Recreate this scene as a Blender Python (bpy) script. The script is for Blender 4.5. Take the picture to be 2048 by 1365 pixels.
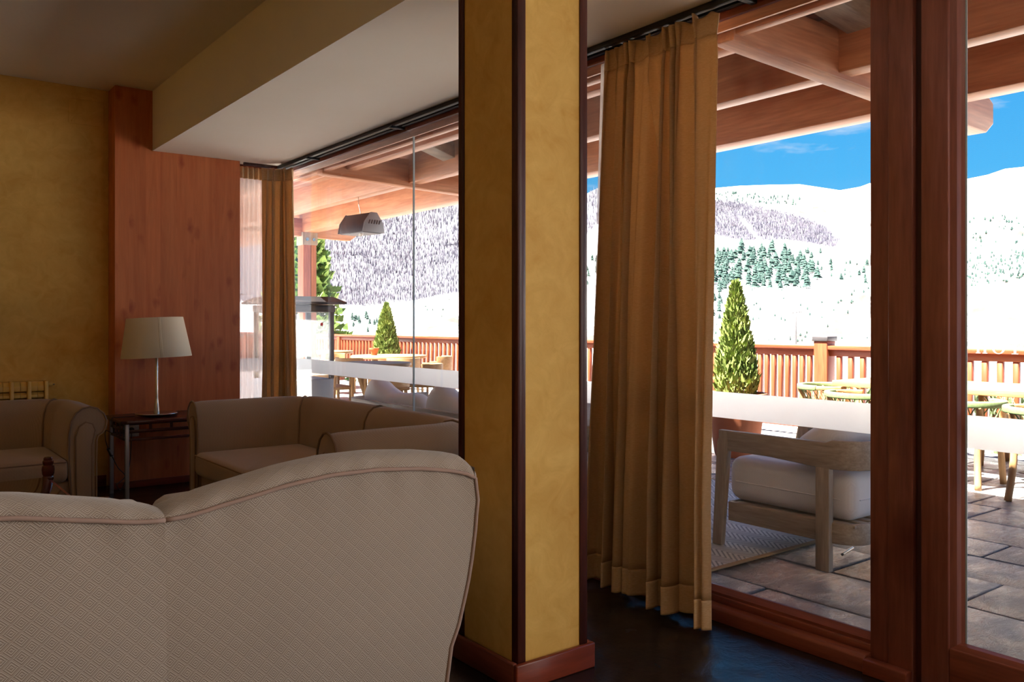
import bpy, bmesh, math, random
import numpy as np
from mathutils import Vector, Matrix, noise as mnoise

for o in list(bpy.data.objects):
    bpy.data.objects.remove(o)
scene = bpy.context.scene
COL = scene.collection
PI = math.pi
R = math.radians
rnd = random.Random(7)

# ------------------------------------------------------------------ camera
FPX, CX, HY, EYE = 1693.0, 1024.0, 648.0, 1.30      # focal length (px of a 2048 frame), principal x, horizon row, eye height
YAW = R(37.5)
SN, CS = math.sin(YAW), math.cos(YAW)
cam_d = bpy.data.cameras.new('camera')
cam = bpy.data.objects.new('camera', cam_d)
COL.objects.link(cam)
cam.location = (0, 0, EYE)
cam.rotation_euler = (PI / 2, 0, -YAW)
cam_d.sensor_width = 36
cam_d.lens = 36 * FPX / 2048
cam_d.shift_y = -(682.5 - HY) / 2048
cam_d.clip_start = 0.05
cam_d.clip_end = 6000
scene.camera = cam

# ------------------------------------------------------------------ view
vs = scene.view_settings
vs.view_transform = 'Standard'
vs.look = 'None'
vs.gamma = 1
vs.use_curve_mapping = False
vs.exposure = 1.95

# ------------------------------------------------------------------ world: clear winter sky with thin cloud
w = bpy.data.worlds.new('winter_sky')
scene.world = w
w.use_nodes = True
nt = w.node_tree
nt.nodes.clear()
wo = nt.nodes.new('ShaderNodeOutputWorld')
bg = nt.nodes.new('ShaderNodeBackground')
tc = nt.nodes.new('ShaderNodeTexCoord')
sp = nt.nodes.new('ShaderNodeSeparateXYZ')
rp = nt.nodes.new('ShaderNodeValToRGB')
el = rp.color_ramp.elements
el[0].position = 0.0; el[0].color = (0.36, 0.70, 0.95, 1)
el[1].position = 1.0; el[1].color = (0.06, 0.24, 0.70, 1)
e = el.new(0.16); e.color = (0.085, 0.47, 0.90, 1)
e = el.new(0.30); e.color = (0.05, 0.38, 0.86, 1)
mp = nt.nodes.new('ShaderNodeMapping')
mp.inputs['Scale'].default_value = (2.2, 2.2, 9.0)
nz = nt.nodes.new('ShaderNodeTexNoise')
nz.inputs['Scale'].default_value = 2.3
nz.inputs['Detail'].default_value = 7
nz.inputs['Roughness'].default_value = 0.6
cr = nt.nodes.new('ShaderNodeValToRGB')
cr.color_ramp.elements[0].position = 0.52; cr.color_ramp.elements[0].color = (0, 0, 0, 1)
cr.color_ramp.elements[1].position = 0.76; cr.color_ramp.elements[1].color = (1, 1, 1, 1)
mx = nt.nodes.new('ShaderNodeMix'); mx.data_type = 'RGBA'
mx.inputs['B'].default_value = (0.88, 0.92, 0.97, 1)
L = nt.links.new
L(tc.outputs['Generated'], sp.inputs[0]); L(sp.outputs['Z'], rp.inputs[0])
L(tc.outputs['Generated'], mp.inputs[0]); L(mp.outputs[0], nz.inputs['Vector'])
L(nz.outputs[0], cr.inputs[0])
L(cr.outputs[0], mx.inputs['Factor']); L(rp.outputs[0], mx.inputs['A'])
L(mx.outputs['Result'], bg.inputs[0]); L(bg.outputs[0], wo.inputs[0])
bg.inputs[1].default_value = 0.28

# ------------------------------------------------------------------ sun: high, from behind the house
sd = bpy.data.lights.new('sun_offscreen', 'SUN')
sd.energy = 17.0
sd.angle = R(0.6)
sd.color = (1.0, 0.94, 0.84)
sun = bpy.data.objects.new('sun_offscreen', sd)
COL.objects.link(sun)
sun.rotation_euler = Vector((0.43, -0.14, -0.89)).to_track_quat('-Z', 'Y').to_euler()
sun.location = (-10, 3, 15)

# ------------------------------------------------------------------ added light panel outside the unseen glazing past the door, boosting its daylight
def area(name, loc, target, sx, sy, power, color):
    d = bpy.data.lights.new(name, 'AREA')
    d.shape = 'RECTANGLE'; d.size = sx; d.size_y = sy; d.energy = power; d.color = color
    o = bpy.data.objects.new(name, d)
    COL.objects.link(o)
    o.location = loc
    o.rotation_euler = (Vector(target) - Vector(loc)).to_track_quat('-Z', 'Y').to_euler()
    return o
area('added_daylight_panel_offscreen', (3.20, -0.20, 1.37), (-1.0, -0.20, 1.37), 1.05, 2.45, 30, (1.0, 0.98, 0.97))

# ------------------------------------------------------------------ helpers
def P(px, py, depth):
    """a point of the place from a photograph pixel and its depth along the view axis"""
    u, v = (px - CX) / FPX, (HY - py) / FPX
    return Vector((depth * (SN + u * CS), depth * (CS - u * SN), EYE + depth * v))
def onY(px, py, y):
    u = (px - CX) / FPX
    return P(px, py, y / (CS - u * SN))
def onX(px, py, x):
    u = (px - CX) / FPX
    return P(px, py, x / (SN + u * CS))

def empty(name, loc=(0, 0, 0), rz=0.0, label=None, cat=None, group=None, kind=None):
    o = bpy.data.objects.new(name, None)
    COL.objects.link(o)
    o.location = loc
    o.rotation_euler = (0, 0, rz)
    o.empty_display_size = 0.1
    tag(o, label, cat, group, kind)
    return o
def tag(o, label=None, cat=None, group=None, kind=None):
    if label: o['label'] = label
    if cat: o['category'] = cat
    if group: o['group'] = group
    if kind: o['kind'] = kind
    return o
def dup(root, loc=None, rz=None, label=None, group=None, parent=None):
    c = root.copy()
    COL.objects.link(c)
    c.parent = parent
    if loc is not None: c.location = loc
    if rz is not None: c.rotation_euler = (0, 0, rz)
    if label: c['label'] = label
    if group: c['group'] = group
    for ch in list(root.children):
        dup(ch, parent=c)
    return c

class MB:
    """collects shapes of ONE part"""
    def __init__(s):
        s.v = []; s.f = []
    def add(s, vs_, fs_):
        n = len(s.v)
        s.v += [tuple(q) for q in vs_]
        s.f += [tuple(n + i for i in f) for f in fs_]
        return s
    def box(s, x0, x1, y0, y1, z0, z1):
        return s.add([(x0, y0, z0), (x1, y0, z0), (x1, y1, z0), (x0, y1, z0), (x0, y0, z1), (x1, y0, z1), (x1, y1, z1), (x0, y1, z1)],
                     [(3, 2, 1, 0), (4, 5, 6, 7), (0, 1, 5, 4), (1, 2, 6, 5), (2, 3, 7, 6), (3, 0, 4, 7)])
    def bar(s, a, b, wdt, hgt, up=(0, 0, 1)):
        a, b = Vector(a), Vector(b)
        d = (b - a).normalized(); up = Vector(up)
        r = d.cross(up)
        if r.length < 1e-4: r = d.cross(Vector((0, 1, 0)))
        r.normalize(); u = r.cross(d).normalized()
        q = [r * sx * wdt / 2 + u * sz * hgt / 2 for sx, sz in ((-1, -1), (1, -1), (1, 1), (-1, 1))]
        return s.add([a + k for k in q] + [b + k for k in q],
                     [(3, 2, 1, 0), (4, 5, 6, 7), (0, 1, 5, 4), (1, 2, 6, 5), (2, 3, 7, 6), (3, 0, 4, 7)])
    def tube(s, path, r, n=8, closed=False):
        path = [Vector(p) for p in path]; m = len(path)
        rr = r if isinstance(r, (list, tuple)) else [r] * m
        vs_ = []; fs_ = []; prev = None
        for i, p in enumerate(path):
            if closed: t = path[(i + 1) % m] - path[i - 1]
            else: t = path[min(i + 1, m - 1)] - path[max(i - 1, 0)]
            t.normalize()
            if prev is None:
                a = Vector((0, 0, 1)) if abs(t.z) < 0.9 else Vector((1, 0, 0))
                u = t.cross(a).normalized()
            else:
                u = (prev - t * prev.dot(t)).normalized()
            prev = u; b = t.cross(u)
            for k in range(n):
                an = 2 * PI * k / n
                vs_.append(p + (u * math.cos(an) + b * math.sin(an)) * rr[i])
        segs = m if closed else m - 1
        for i in range(segs):
            j = (i + 1) % m
            for k in range(n):
                l = (k + 1) % n
                fs_.append((i * n + k, i * n + l, j * n + l, j * n + k))
        if not closed:
            fs_.append(tuple(range(n - 1, -1, -1)))
            fs_.append(tuple((m - 1) * n + k for k in range(n)))
        return s.add(vs_, fs_)
    def lathe(s, prof, c=(0, 0, 0), n=24, sx=1, sy=1):
        vs_ = []; fs_ = []; m = len(prof)
        for r_, z_ in prof:
            for k in range(n):
                an = 2 * PI * k / n
                vs_.append((c[0] + sx * r_ * math.cos(an), c[1] + sy * r_ * math.sin(an), c[2] + z_))
        for i in range(m - 1):
            for k in range(n):
                l = (k + 1) % n
                fs_.append((i * n + k, i * n + l, (i + 1) * n + l, (i + 1) * n + k))
        if prof[0][0] > 1e-5: fs_.append(tuple(range(n - 1, -1, -1)))
        if prof[-1][0] > 1e-5: fs_.append(tuple((m - 1) * n + k for k in range(n)))
        return s.add(vs_, fs_)
    def prism(s, poly, a, b, axis='y'):
        """poly in the two other axes, extruded from a to b"""
        n = len(poly)
        def mk(p, q):
            return {'x': (q, p[0], p[1]), 'y': (p[0], q, p[1]), 'z': (p[0], p[1], q)}[axis]
        vs_ = [mk(p, a) for p in poly] + [mk(p, b) for p in poly]
        fs_ = [tuple(range(n - 1, -1, -1)), tuple(range(n, 2 * n))]
        fs_ += [(i, (i + 1) % n, n + (i + 1) % n, n + i) for i in range(n)]
        return s.add(vs_, fs_)
    def grid(s, fn, nu, nv, cu=False):
        """fn(i, j) -> point"""
        vs_ = [fn(i, j) for i in range(nu) for j in range(nv)]
        fs_ = []
        for i in range(nu if cu else nu - 1):
            k = (i + 1) % nu
            for j in range(nv - 1):
                fs_.append((i * nv + j, k * nv + j, k * nv + j + 1, i * nv + j + 1))
        return s.add(vs_, fs_)
    def rbox(s, x0, x1, y0, y1, z0, z1, r=0.03, puff=0.0, n=4):
        """soft rounded box (cushion): superellipsoid-like, puffed on top and bottom"""
        cx, cy, cz = (x0 + x1) / 2, (y0 + y1) / 2, (z0 + z1) / 2
        hx, hy, hz = (x1 - x0) / 2, (y1 - y0) / 2, (z1 - z0) / 2
        ring = []
        for q, (ox, oy) in enumerate(((1, 1), (-1, 1), (-1, -1), (1, -1))):
            for k in range(n + 1):
                an = PI / 2 * (q + k / n)
                ring.append((ox * (hx - r), oy * (hy - r), math.cos(an), math.sin(an)))
        m = len(ring); vs_ = []; fs_ = []; lev = []
        rz_ = min(r, hz)
        for k in range(n + 1):
            an = -PI / 2 + PI / 2 * k / n
            lev.append((r * math.cos(an), -hz + rz_ + rz_ * math.sin(an)))
        for k in range(n + 1):
            an = PI / 2 * k / n
            lev.append((r * math.cos(an), hz - rz_ + rz_ * math.sin(an)))
        for (ro, z) in lev:
            for (bx_, by_, c_, s_) in ring:
                vs_.append((cx + bx_ + ro * c_, cy + by_ + ro * s_, cz + z))
        for i in range(len(lev) - 1):
            for k in range(m):
                l = (k + 1) % m
                fs_.append((i * m + k, i * m + l, (i + 1) * m + l, (i + 1) * m + k))
        # puffed caps: concentric rings shrinking to the centre
        for top in (0, 1):
            base = (len(lev) - 1) * m if top else 0
            rows = [list(range(base, base + m))]
            for q in (0.75, 0.5, 0.25):
                row = []
                for (bx_, by_, c_, s_) in ring:
                    row.append(len(vs_))
                    zz = (hz + puff * (1 - q * q)) * (1 if top else -1)
                    vs_.append((cx + bx_ * q, cy + by_ * q, cz + zz))
                rows.append(row)
            for a_, b_ in zip(rows[:-1], rows[1:]):
                for k in range(m):
                    l = (k + 1) % m
                    fs_.append((a_[k], a_[l], b_[l], b_[k]) if top else (a_[l], a_[k], b_[k], b_[l]))
            fs_.append(tuple(rows[-1]) if top else tuple(reversed(rows[-1])))
        return s.add(vs_, fs_)
    def build(s, name, mat, parent=None, smooth=False, bevel=0.0, seg=2, mods=None, loc=None):
        me = bpy.data.meshes.new(name)
        me.from_pydata(s.v, [], s.f)
        bm = bmesh.new(); bm.from_mesh(me)
        bmesh.ops.recalc_face_normals(bm, faces=bm.faces)
        if bevel > 0:
            ed = [e_ for e_ in bm.edges if len(e_.link_faces) == 2 and e_.calc_face_angle(0) > 0.6]
            bmesh.ops.bevel(bm, geom=ed, offset=bevel, segments=seg, affect='EDGES', profile=0.5, clamp_overlap=True)
        bm.to_mesh(me); bm.free()
        if smooth:
            me.polygons.foreach_set('use_smooth', [True] * len(me.polygons))
            if smooth is not True:
                me.set_sharp_from_angle(angle=R(smooth))
        elif bevel > 0:
            me.polygons.foreach_set('use_smooth', [True] * len(me.polygons))
            me.set_sharp_from_angle(angle=R(50))
        me.materials.append(mat)
        o = bpy.data.objects.new(name, me)
        COL.objects.link(o)
        if parent is not None: o.parent = parent
        if loc is not None: o.location = loc
        return o

def sheet(name, fn, nu, nv, mat, parent=None, thick=0.0, kind=None):
    """an open smooth sheet with thickness"""
    o = MB().grid(fn, nu, nv).build(name, mat, parent, smooth=True)
    if thick:
        m = o.modifiers.new('thickness', 'SOLIDIFY'); m.thickness = thick; m.offset = 0
    return o

def structure(mb, name, mat, **k):
    o = mb.build(name, mat, **k)
    if o.parent is None: o['kind'] = 'structure'
    return o

# ------------------------------------------------------------------ materials
def srgb(r, g, b):
    f = lambda c: (c / 255 / 12.92) if c / 255 <= 0.04045 else ((c / 255 + 0.055) / 1.055) ** 2.4
    return (f(r), f(g), f(b), 1)
class NT:
    def __init__(s, name):
        s.m = bpy.data.materials.new(name); s.m.use_nodes = True
        s.t = s.m.node_tree; s.b = s.t.nodes['Principled BSDF']; s.o = s.t.nodes['Material Output']
    def n(s, typ, **kw):
        nd = s.t.nodes.new('ShaderNode' + typ)
        for k, v in kw.items():
            if k[0] == '_': setattr(nd, k[1:], v)
            else: nd.inputs[k].default_value = v
        return nd
    def l(s, a, b): s.t.links.new(a, b)
    def math(s, op, a, b=None, c=None):
        nd = s.t.nodes.new('ShaderNodeMath'); nd.operation = op
        for i, q in enumerate((a, b, c)):
            if q is None: continue
            if isinstance(q, (int, float)): nd.inputs[i].default_value = q
            else: s.l(q, nd.inputs[i])
        return nd.outputs[0]
    def mix(s, fac, a, b, blend='MIX'):
        nd = s.t.nodes.new('ShaderNodeMix'); nd.data_type = 'RGBA'; nd.blend_type = blend
        for k, q in (('Factor', fac), ('A', a), ('B', b)):
            if isinstance(q, (int, float, tuple)): nd.inputs[k].default_value = q
            else: s.l(q, nd.inputs[k])
        return nd.outputs['Result']
    def ramp(s, fac, stops):
        nd = s.t.nodes.new('ShaderNodeValToRGB'); e_ = nd.color_ramp.elements
        for i, (p, c) in enumerate(stops):
            q = e_[i] if i < 2 else e_.new(p)
            q.position = p; q.color = c if isinstance(c, tuple) else (c, c, c, 1)
        s.l(fac, nd.inputs[0]); return nd.outputs[0]
    def coords(s, scale=(1, 1, 1), kind='Object', rot=(0, 0, 0)):
        t = s.n('TexCoord'); m = s.n('Mapping', Scale=scale, Rotation=rot)
        s.l(t.outputs[kind], m.inputs[0]); return m.outputs[0]
    def noise(s, vec, scale=5, detail=4, rough=0.55, dist=0.0):
        nd = s.n('TexNoise', Scale=scale, Detail=detail, Roughness=rough, Distortion=dist)
        s.l(vec, nd.inputs['Vector']); return nd.outputs[0]
    def bump(s, h, strength=0.2, dist=0.01):
        nd = s.n('Bump', Strength=strength, Distance=dist)
        s.l(h, nd.inputs['Height']); s.l(nd.outputs[0], s.b.inputs['Normal'])
    def col(s, c):
        if isinstance(c, tuple): s.b.inputs['Base Color'].default_value = c
        else: s.l(c, s.b.inputs['Base Color'])
    def set(s, **kw):
        for k, v in kw.items(): s.b.inputs[k.replace('_', ' ')].default_value = v
def plain(name, c, rough=0.5, c2=None, scale=6, stretch=(1, 1, 1), bump=0.0, bscale=None, metal=0.0, spec=0.5, bdist=0.01, detail=4):
    t = NT(name); t.set(Roughness=rough, Metallic=metal); t.b.inputs['Specular IOR Level'].default_value = spec
    v = t.coords(stretch)
    if c2: t.col(t.ramp(t.noise(v, scale, detail), [(0.3, c), (0.7, c2)]))
    else: t.col(c)
    if bump: t.bump(t.noise(v, bscale or scale * 6, 5), bump, bdist)
    return t.m
def wood(name, c1, c2, axis='z', rough=0.45, knots=0.0, kc=None, scale=1.0, tint=0.12, spec=0.4, fineamt=0.35):
    t = NT(name); t.set(Roughness=rough); t.b.inputs['Specular IOR Level'].default_value = spec
    s_ = {'x': (1.2, 14, 14), 'y': (14, 1.2, 14), 'z': (14, 14, 1.2)}[axis]
    s_ = tuple(q * scale for q in s_)
    oi = t.n('ObjectInfo')
    tcn = t.n('TexCoord'); ad = t.n('VectorMath'); ad.operation = 'ADD'
    cmb = t.n('CombineXYZ')
    sc = t.math('MULTIPLY', oi.outputs['Random'], 37.0)
    for i in range(3): t.l(sc, cmb.inputs[i])
    t.l(tcn.outputs['Object'], ad.inputs[0]); t.l(cmb.outputs[0], ad.inputs[1])
    m = t.n('Mapping', Scale=s_); t.l(ad.outputs[0], m.inputs[0])
    n1 = t.noise(m.outputs[0], 1.6, 6, 0.6, 0.6)
    base = t.ramp(n1, [(0.28, c1), (0.72, c2)])
    fine = t.noise(m.outputs[0], 7, 3, 0.5)
    base = t.mix(fineamt, base, t.ramp(fine, [(0.3, 0.35), (0.7, 1.0)]), 'MULTIPLY')
    if knots:
        ks = {'x': (0.55, 1, 1), 'y': (1, 0.55, 1), 'z': (1, 1, 0.55)}[axis]
        m2 = t.n('Mapping', Scale=tuple(q * knots for q in ks)); t.l(ad.outputs[0], m2.inputs[0])
        wv = t.n('TexVoronoi', Scale=1.0); wv.feature = 'F1'
        dn = t.n('TexNoise', Scale=3.0, Detail=3); t.l(m2.outputs[0], dn.inputs['Vector'])
        dm = t.n('VectorMath'); dm.operation = 'MULTIPLY_ADD'; dm.inputs[1].default_value = (0.35, 0.35, 0.35)
        t.l(dn.outputs['Color'], dm.inputs[0]); t.l(m2.outputs[0], dm.inputs[2])
        t.l(dm.outputs[0], wv.inputs['Vector'])
        k = t.ramp(wv.outputs['Distance'], [(0.06, 1.0), (0.26, 0.0)])
        base = t.mix(t.math('MULTIPLY', k, 0.72), base, kc or c1)
    vr = t.math('MULTIPLY_ADD', oi.outputs['Random'], tint, 1 - tint / 2)
    hs = t.n('HueSaturation'); t.l(vr, hs.inputs['Value']); t.l(base, hs.inputs['Color'])
    t.col(hs.outputs[0])
    t.bump(fine, 0.08, 0.004)
    return t.m

MAT = {}
def build_materials():
    # plaster walls: hand trowelled ochre
    t = NT('ochre_plaster'); t.set(Roughness=0.75)
    v = t.coords()
    a = t.noise(v, 1.6, 5, 0.6, 0.8); b = t.noise(v, 9, 5, 0.6, 1.2)
    c = t.ramp(a, [(0.25, srgb(205, 150, 58)), (0.75, srgb(232, 188, 98))])
    c = t.mix(0.35, c, t.ramp(b, [(0.3, srgb(196, 142, 52)), (0.7, srgb(240, 200, 116))]))
    t.col(c); t.bump(t.noise(v, 26, 6, 0.7, 1.0), 0.12, 0.006); MAT['ochre'] = t.m
    MAT['ochre_col'] = MAT['ochre']                 # the column wears the same paint as the walls
    MAT['ceil'] = plain('ceiling_paint', srgb(244, 235, 220), 0.85, srgb(246, 238, 225), 2.0, bump=0.03, bscale=60, bdist=0.002)
    MAT['pine'] = wood('knotty_pine', srgb(186, 98, 52), srgb(212, 126, 74), 'z', 0.42, 6.5, srgb(150, 64, 34), 0.55, 0.08, 0.4, 0.15)
    MAT['pine_dark'] = wood('dark_stained_pine', srgb(120, 48, 28), srgb(150, 66, 38), 'z', 0.45)
    MAT['frame_z'] = wood('red_brown_window_wood', srgb(128, 68, 54), srgb(162, 98, 80), 'z', 0.32, 2.2, srgb(84, 34, 24), 0.8, 0.1)
    MAT['frame_y'] = wood('red_brown_window_wood_along', srgb(122, 58, 42), srgb(156, 84, 62), 'y', 0.32, 2.2, srgb(74, 28, 18), 0.8, 0.1)
    MAT['frame_x'] = wood('red_brown_skirting_wood', srgb(112, 44, 26), srgb(146, 64, 40), 'x', 0.32, 0, None, 0.8, 0.1)
    MAT['strip'] = wood('dark_corner_strip_wood', srgb(62, 26, 20), srgb(90, 42, 32), 'z', 0.4, 0, None, 0.9, 0.08)
    # dark slate floor
    t = NT('dark_slate_floor'); t.set(Roughness=0.22)
    v = t.coords(); a = t.noise(v, 3.5, 8, 0.65, 1.0)
    t.col(t.ramp(a, [(0.3, (0.005, 0.004, 0.004, 1)), (0.7, (0.022, 0.017, 0.016, 1))]))
    t.l(t.ramp(t.noise(v, 6, 5), [(0.3, 0.10), (0.7, 0.28)]), t.b.inputs['Roughness'])
    t.bump(t.noise(v, 9, 8, 0.7, 0.6), 0.35, 0.012); MAT['slate_in'] = t.m
    # terrace slate
    t = NT('terrace_slate'); t.set(Roughness=0.4)
    oi = t.n('ObjectInfo'); v = t.coords((1, 1, 1))
    cmb = t.n('CombineXYZ'); t.l(t.math('MULTIPLY', oi.outputs['Random'], 50), cmb.inputs[0])
    ad = t.n('VectorMath'); ad.operation = 'ADD'; t.l(v, ad.inputs[0]); t.l(cmb.outputs[0], ad.inputs[1])
    a = t.noise(ad.outputs[0], 2.4, 8, 0.66, 1.4)
    c = t.ramp(a, [(0.25, srgb(104, 100, 104)), (0.75, srgb(186, 178, 172))])
    tintc = t.ramp(oi.outputs['Random'], [(0.0, srgb(160, 164, 172)), (0.5, srgb(188, 186, 188)), (1.0, srgb(196, 176, 156))])
    c = t.mix(0.75, c, tintc, 'MULTIPLY'); c = t.mix(0.32, c, srgb(190, 192, 194)); t.col(c)
    t.l(t.ramp(t.noise(ad.outputs[0], 5, 5), [(0.3, 0.15), (0.7, 0.42)]), t.b.inputs['Roughness'])
    m2 = t.n('Mapping', Scale=(3, 9, 3)); t.l(ad.outputs[0], m2.inputs[0])
    t.bump(t.noise(m2.outputs[0], 1.6, 9, 0.75, 1.8), 1.0, 0.03); MAT['slate_out'] = t.m
    MAT['grout'] = plain('dark_joint_mortar', srgb(116, 112, 112), 0.85, srgb(134, 128, 126), 8)
    # outdoor timber
    for ax in 'xyz':
        MAT['beam_' + ax] = wood('roof_timber_' + ax, srgb(186, 116, 80), srgb(220, 156, 116), ax, 0.5, 1.6, srgb(140, 70, 44), 0.6, 0.16)
        MAT['teak_' + ax] = wood('pale_teak_' + ax, srgb(150, 112, 70), srgb(180, 144, 98), ax, 0.5, 0, None, 1.4, 0.12)
        MAT['greyteak_' + ax] = wood('weathered_grey_teak_' + ax, srgb(158, 140, 122), srgb(192, 174, 154), ax, 0.5, 0, None, 1.2, 0.05)
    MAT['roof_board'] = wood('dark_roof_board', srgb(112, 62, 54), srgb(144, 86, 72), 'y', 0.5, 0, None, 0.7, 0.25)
    MAT['post'] = wood('porch_post_timber', srgb(192, 114, 82), srgb(224, 148, 114), 'z', 0.45, 1.5, srgb(120, 56, 36), 0.7, 0.1)
    MAT['rail'] = wood('red_railing_wood', srgb(120, 54, 30), srgb(150, 76, 46), 'z', 0.4, 0, None, 1.0, 0.16)
    MAT['rail_y'] = wood('red_railing_wood_along', srgb(122, 54, 30), srgb(152, 76, 47), 'y', 0.38, 0, None, 1.0, 0.05)
    MAT['black'] = plain('black_metal', (0.018, 0.018, 0.02, 1), 0.4, metal=0.4)
    MAT['track'] = plain('black_curtain_track', (0.012, 0.012, 0.014, 1), 0.45)
    MAT['darkgrey'] = plain('dark_grey_metal', srgb(70, 66, 68), 0.5, metal=0.3)
    MAT['grey_panel'] = plain('grey_metal_panel', srgb(132, 136, 142), 0.5, metal=0.2)
    MAT['steel'] = plain('brushed_steel', srgb(196, 192, 186), 0.26, metal=1.0)
    MAT['alu'] = plain('silver_leg_paint', srgb(168, 166, 170), 0.4, metal=0.5)
    MAT['darkwood'] = wood('dark_lacquered_wood', srgb(58, 20, 14), srgb(88, 34, 22), 'x', 0.36, 0, None, 1, 0.05, 0.6)
    MAT['finial'] = plain('dark_turned_wood', srgb(66, 24, 18), 0.16, srgb(86, 34, 24), 9)
    MAT['white'] = plain('white_plastic', srgb(224, 220, 210), 0.4)
    MAT['cord'] = plain('black_flex', (0.02, 0.018, 0.018, 1), 0.5)
    MAT['radiator'] = plain('ochre_radiator_paint', srgb(224, 180, 92), 0.4)
    MAT['radiator_in'] = plain('radiator_inner_paint', srgb(206, 160, 78), 0.5)
    MAT['terracotta'] = plain('terracotta', srgb(150, 82, 50), 0.75, srgb(166, 98, 64), 5, bump=0.1)
    MAT['soil'] = plain('potting_soil', srgb(70, 50, 36), 0.95, srgb(96, 72, 52), 20, bump=0.5)
    MAT['silicone'] = plain('clear_glass_edge', srgb(186, 200, 206), 0.3)
    MAT['lens'] = plain('lamp_glass', srgb(206, 200, 190), 0.12)
    # fabrics
    def weave(name, c1, c2, sc, bumpv=0.25):
        t = NT(name); t.set(Roughness=0.92); t.b.inputs['Specular IOR Level'].default_value = 0.15
        t.b.inputs['Sheen Weight'].default_value = 0.25
        v = t.coords((1, 1, 1))
        s_ = t.n('SeparateXYZ'); t.l(v, s_.inputs[0])
        fx = t.math('FRACT', t.math('MULTIPLY', t.math('ADD', s_.outputs[0], s_.outputs[1]), sc))
        fz = t.math('FRACT', t.math('MULTIPLY', t.math('ADD', s_.outputs[2], t.math('MULTIPLY', t.math('ADD', s_.outputs[0], s_.outputs[1]), 0.5)), sc))
        k = t.math('MULTIPLY', t.math('ABSOLUTE', t.math('SUBTRACT', fx, 0.5)), t.math('ABSOLUTE', t.math('SUBTRACT', fz, 0.5)))
        k = t.math('MULTIPLY', k, 4.0)
        n_ = t.noise(v, 2.5, 4)
        c = t.mix(k, c1, c2); c = t.mix(0.22, c, t.ramp(n_, [(0.3, 0.55), (0.7, 1.0)]), 'MULTIPLY')
        t.col(c); t.bump(k, bumpv, 0.002); return t.m
    MAT['sofa'] = weave('beige_woven_fabric', srgb(160, 132, 106), srgb(178, 151, 125), 120, 0.12)
    MAT['piping'] = plain('tan_piping_cord', srgb(138, 108, 82), 0.9)
    MAT['piping_pink'] = plain('rosy_piping_cord', srgb(160, 132, 118), 0.9)
    MAT['canvas'] = weave('offwhite_outdoor_canvas', srgb(228, 222, 220), srgb(242, 238, 236), 160, 0.15)
    # key pattern diamond fabric
    t = NT('greek_key_fabric'); t.set(Roughness=0.9); t.b.inputs['Specular IOR Level'].default_value = 0.2
    t.b.inputs['Sheen Weight'].default_value = 0.3
    s_ = t.n('SeparateXYZ'); t.l(t.coords(), s_.inputs[0])
    yz = t.math('ADD', s_.outputs[2], s_.outputs[1])
    A = t.math('FRACT', t.math('MULTIPLY', t.math('ADD', s_.outputs[0], yz), 24.0))
    B = t.math('FRACT', t.math('MULTIPLY', t.math('SUBTRACT', s_.outputs[0], yz), 24.0))
    a = t.math('ABSOLUTE', t.math('SUBTRACT', A, 0.5)); b = t.math('ABSOLUTE', t.math('SUBTRACT', B, 0.5))
    m_ = t.math('MAXIMUM', a, b)
    sw = t.math('MULTIPLY', t.math('GREATER_THAN', t.math('SUBTRACT', A, 0.5), t.math('SUBTRACT', B, 0.5)), 0.5)   # half step: broken squares read as a key
    key = t.math('FRACT', t.math('ADD', t.math('MULTIPLY', m_, 6.0), sw))
    key = t.math('ABSOLUTE', t.math('SUBTRACT', key, 0.5)); key = t.math('MULTIPLY', key, 2.0)
    kk = t.ramp(key, [(0.35, 0.0), (0.65, 1.0)])
    n_ = t.noise(t.coords(), 2.0, 4)
    c = t.mix(kk, srgb(138, 120, 105), srgb(184, 169, 154))
    c = t.mix(0.2, c, t.ramp(n_, [(0.3, 0.6), (0.7, 1.0)]), 'MULTIPLY'); t.col(c)
    t.bump(kk, 0.35, 0.0015); MAT['key'] = t.m
    # curtains
    def cloth(name, c1, c2, trans, tc_):
        t = NT(name); t.set(Roughness=0.85); t.b.inputs['Specular IOR Level'].default_value = 0.15
        v = t.coords((60, 60, 260)); n_ = t.noise(v, 1.0, 3)
        c = t.ramp(n_, [(0.3, c1), (0.7, c2)]); t.col(c)
        tr = t.n('BsdfTranslucent'); tr.inputs[0].default_value = tc_
        ms = t.n('MixShader'); ms.inputs[0].default_value = trans
        t.l(t.b.outputs[0], ms.inputs[1]); t.l(tr.outputs[0], ms.inputs[2]); t.l(ms.outputs[0], t.o.inputs[0]); return t.m
    MAT['curtain'] = cloth('sand_curtain_cloth', srgb(210, 172, 130), srgb(228, 196, 156), 0.34, srgb(214, 178, 130))
    MAT['hem'] = cloth('sand_curtain_hem', srgb(210, 172, 130), srgb(228, 196, 156), 0.12, srgb(214, 178, 130))
    t = NT('sheer_voile'); t.set(Roughness=0.9)
    t.col(srgb(220, 205, 190)); tr = t.n('BsdfTransparent'); tr.inputs[0].default_value = (0.9, 0.9, 0.95, 1)
    tl = t.n('BsdfTranslucent'); tl.inputs[0].default_value = srgb(225, 215, 205)
    m1 = t.n('MixShader'); m1.inputs[0].default_value = 0.5; t.l(t.b.outputs[0], m1.inputs[1]); t.l(tl.outputs[0], m1.inputs[2])
    m2 = t.n('MixShader'); m2.inputs[0].default_value = 0.42; t.l(m1.outputs[0], m2.inputs[1]); t.l(tr.outputs[0], m2.inputs[2])
    t.l(m2.outputs[0], t.o.inputs[0]); MAT['voile'] = t.m
    t = NT('parchment_shade'); t.set(Roughness=0.8); t.col(srgb(236, 226, 204))
    tl = t.n('BsdfTranslucent'); tl.inputs[0].default_value = srgb(246, 232, 205)
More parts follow.
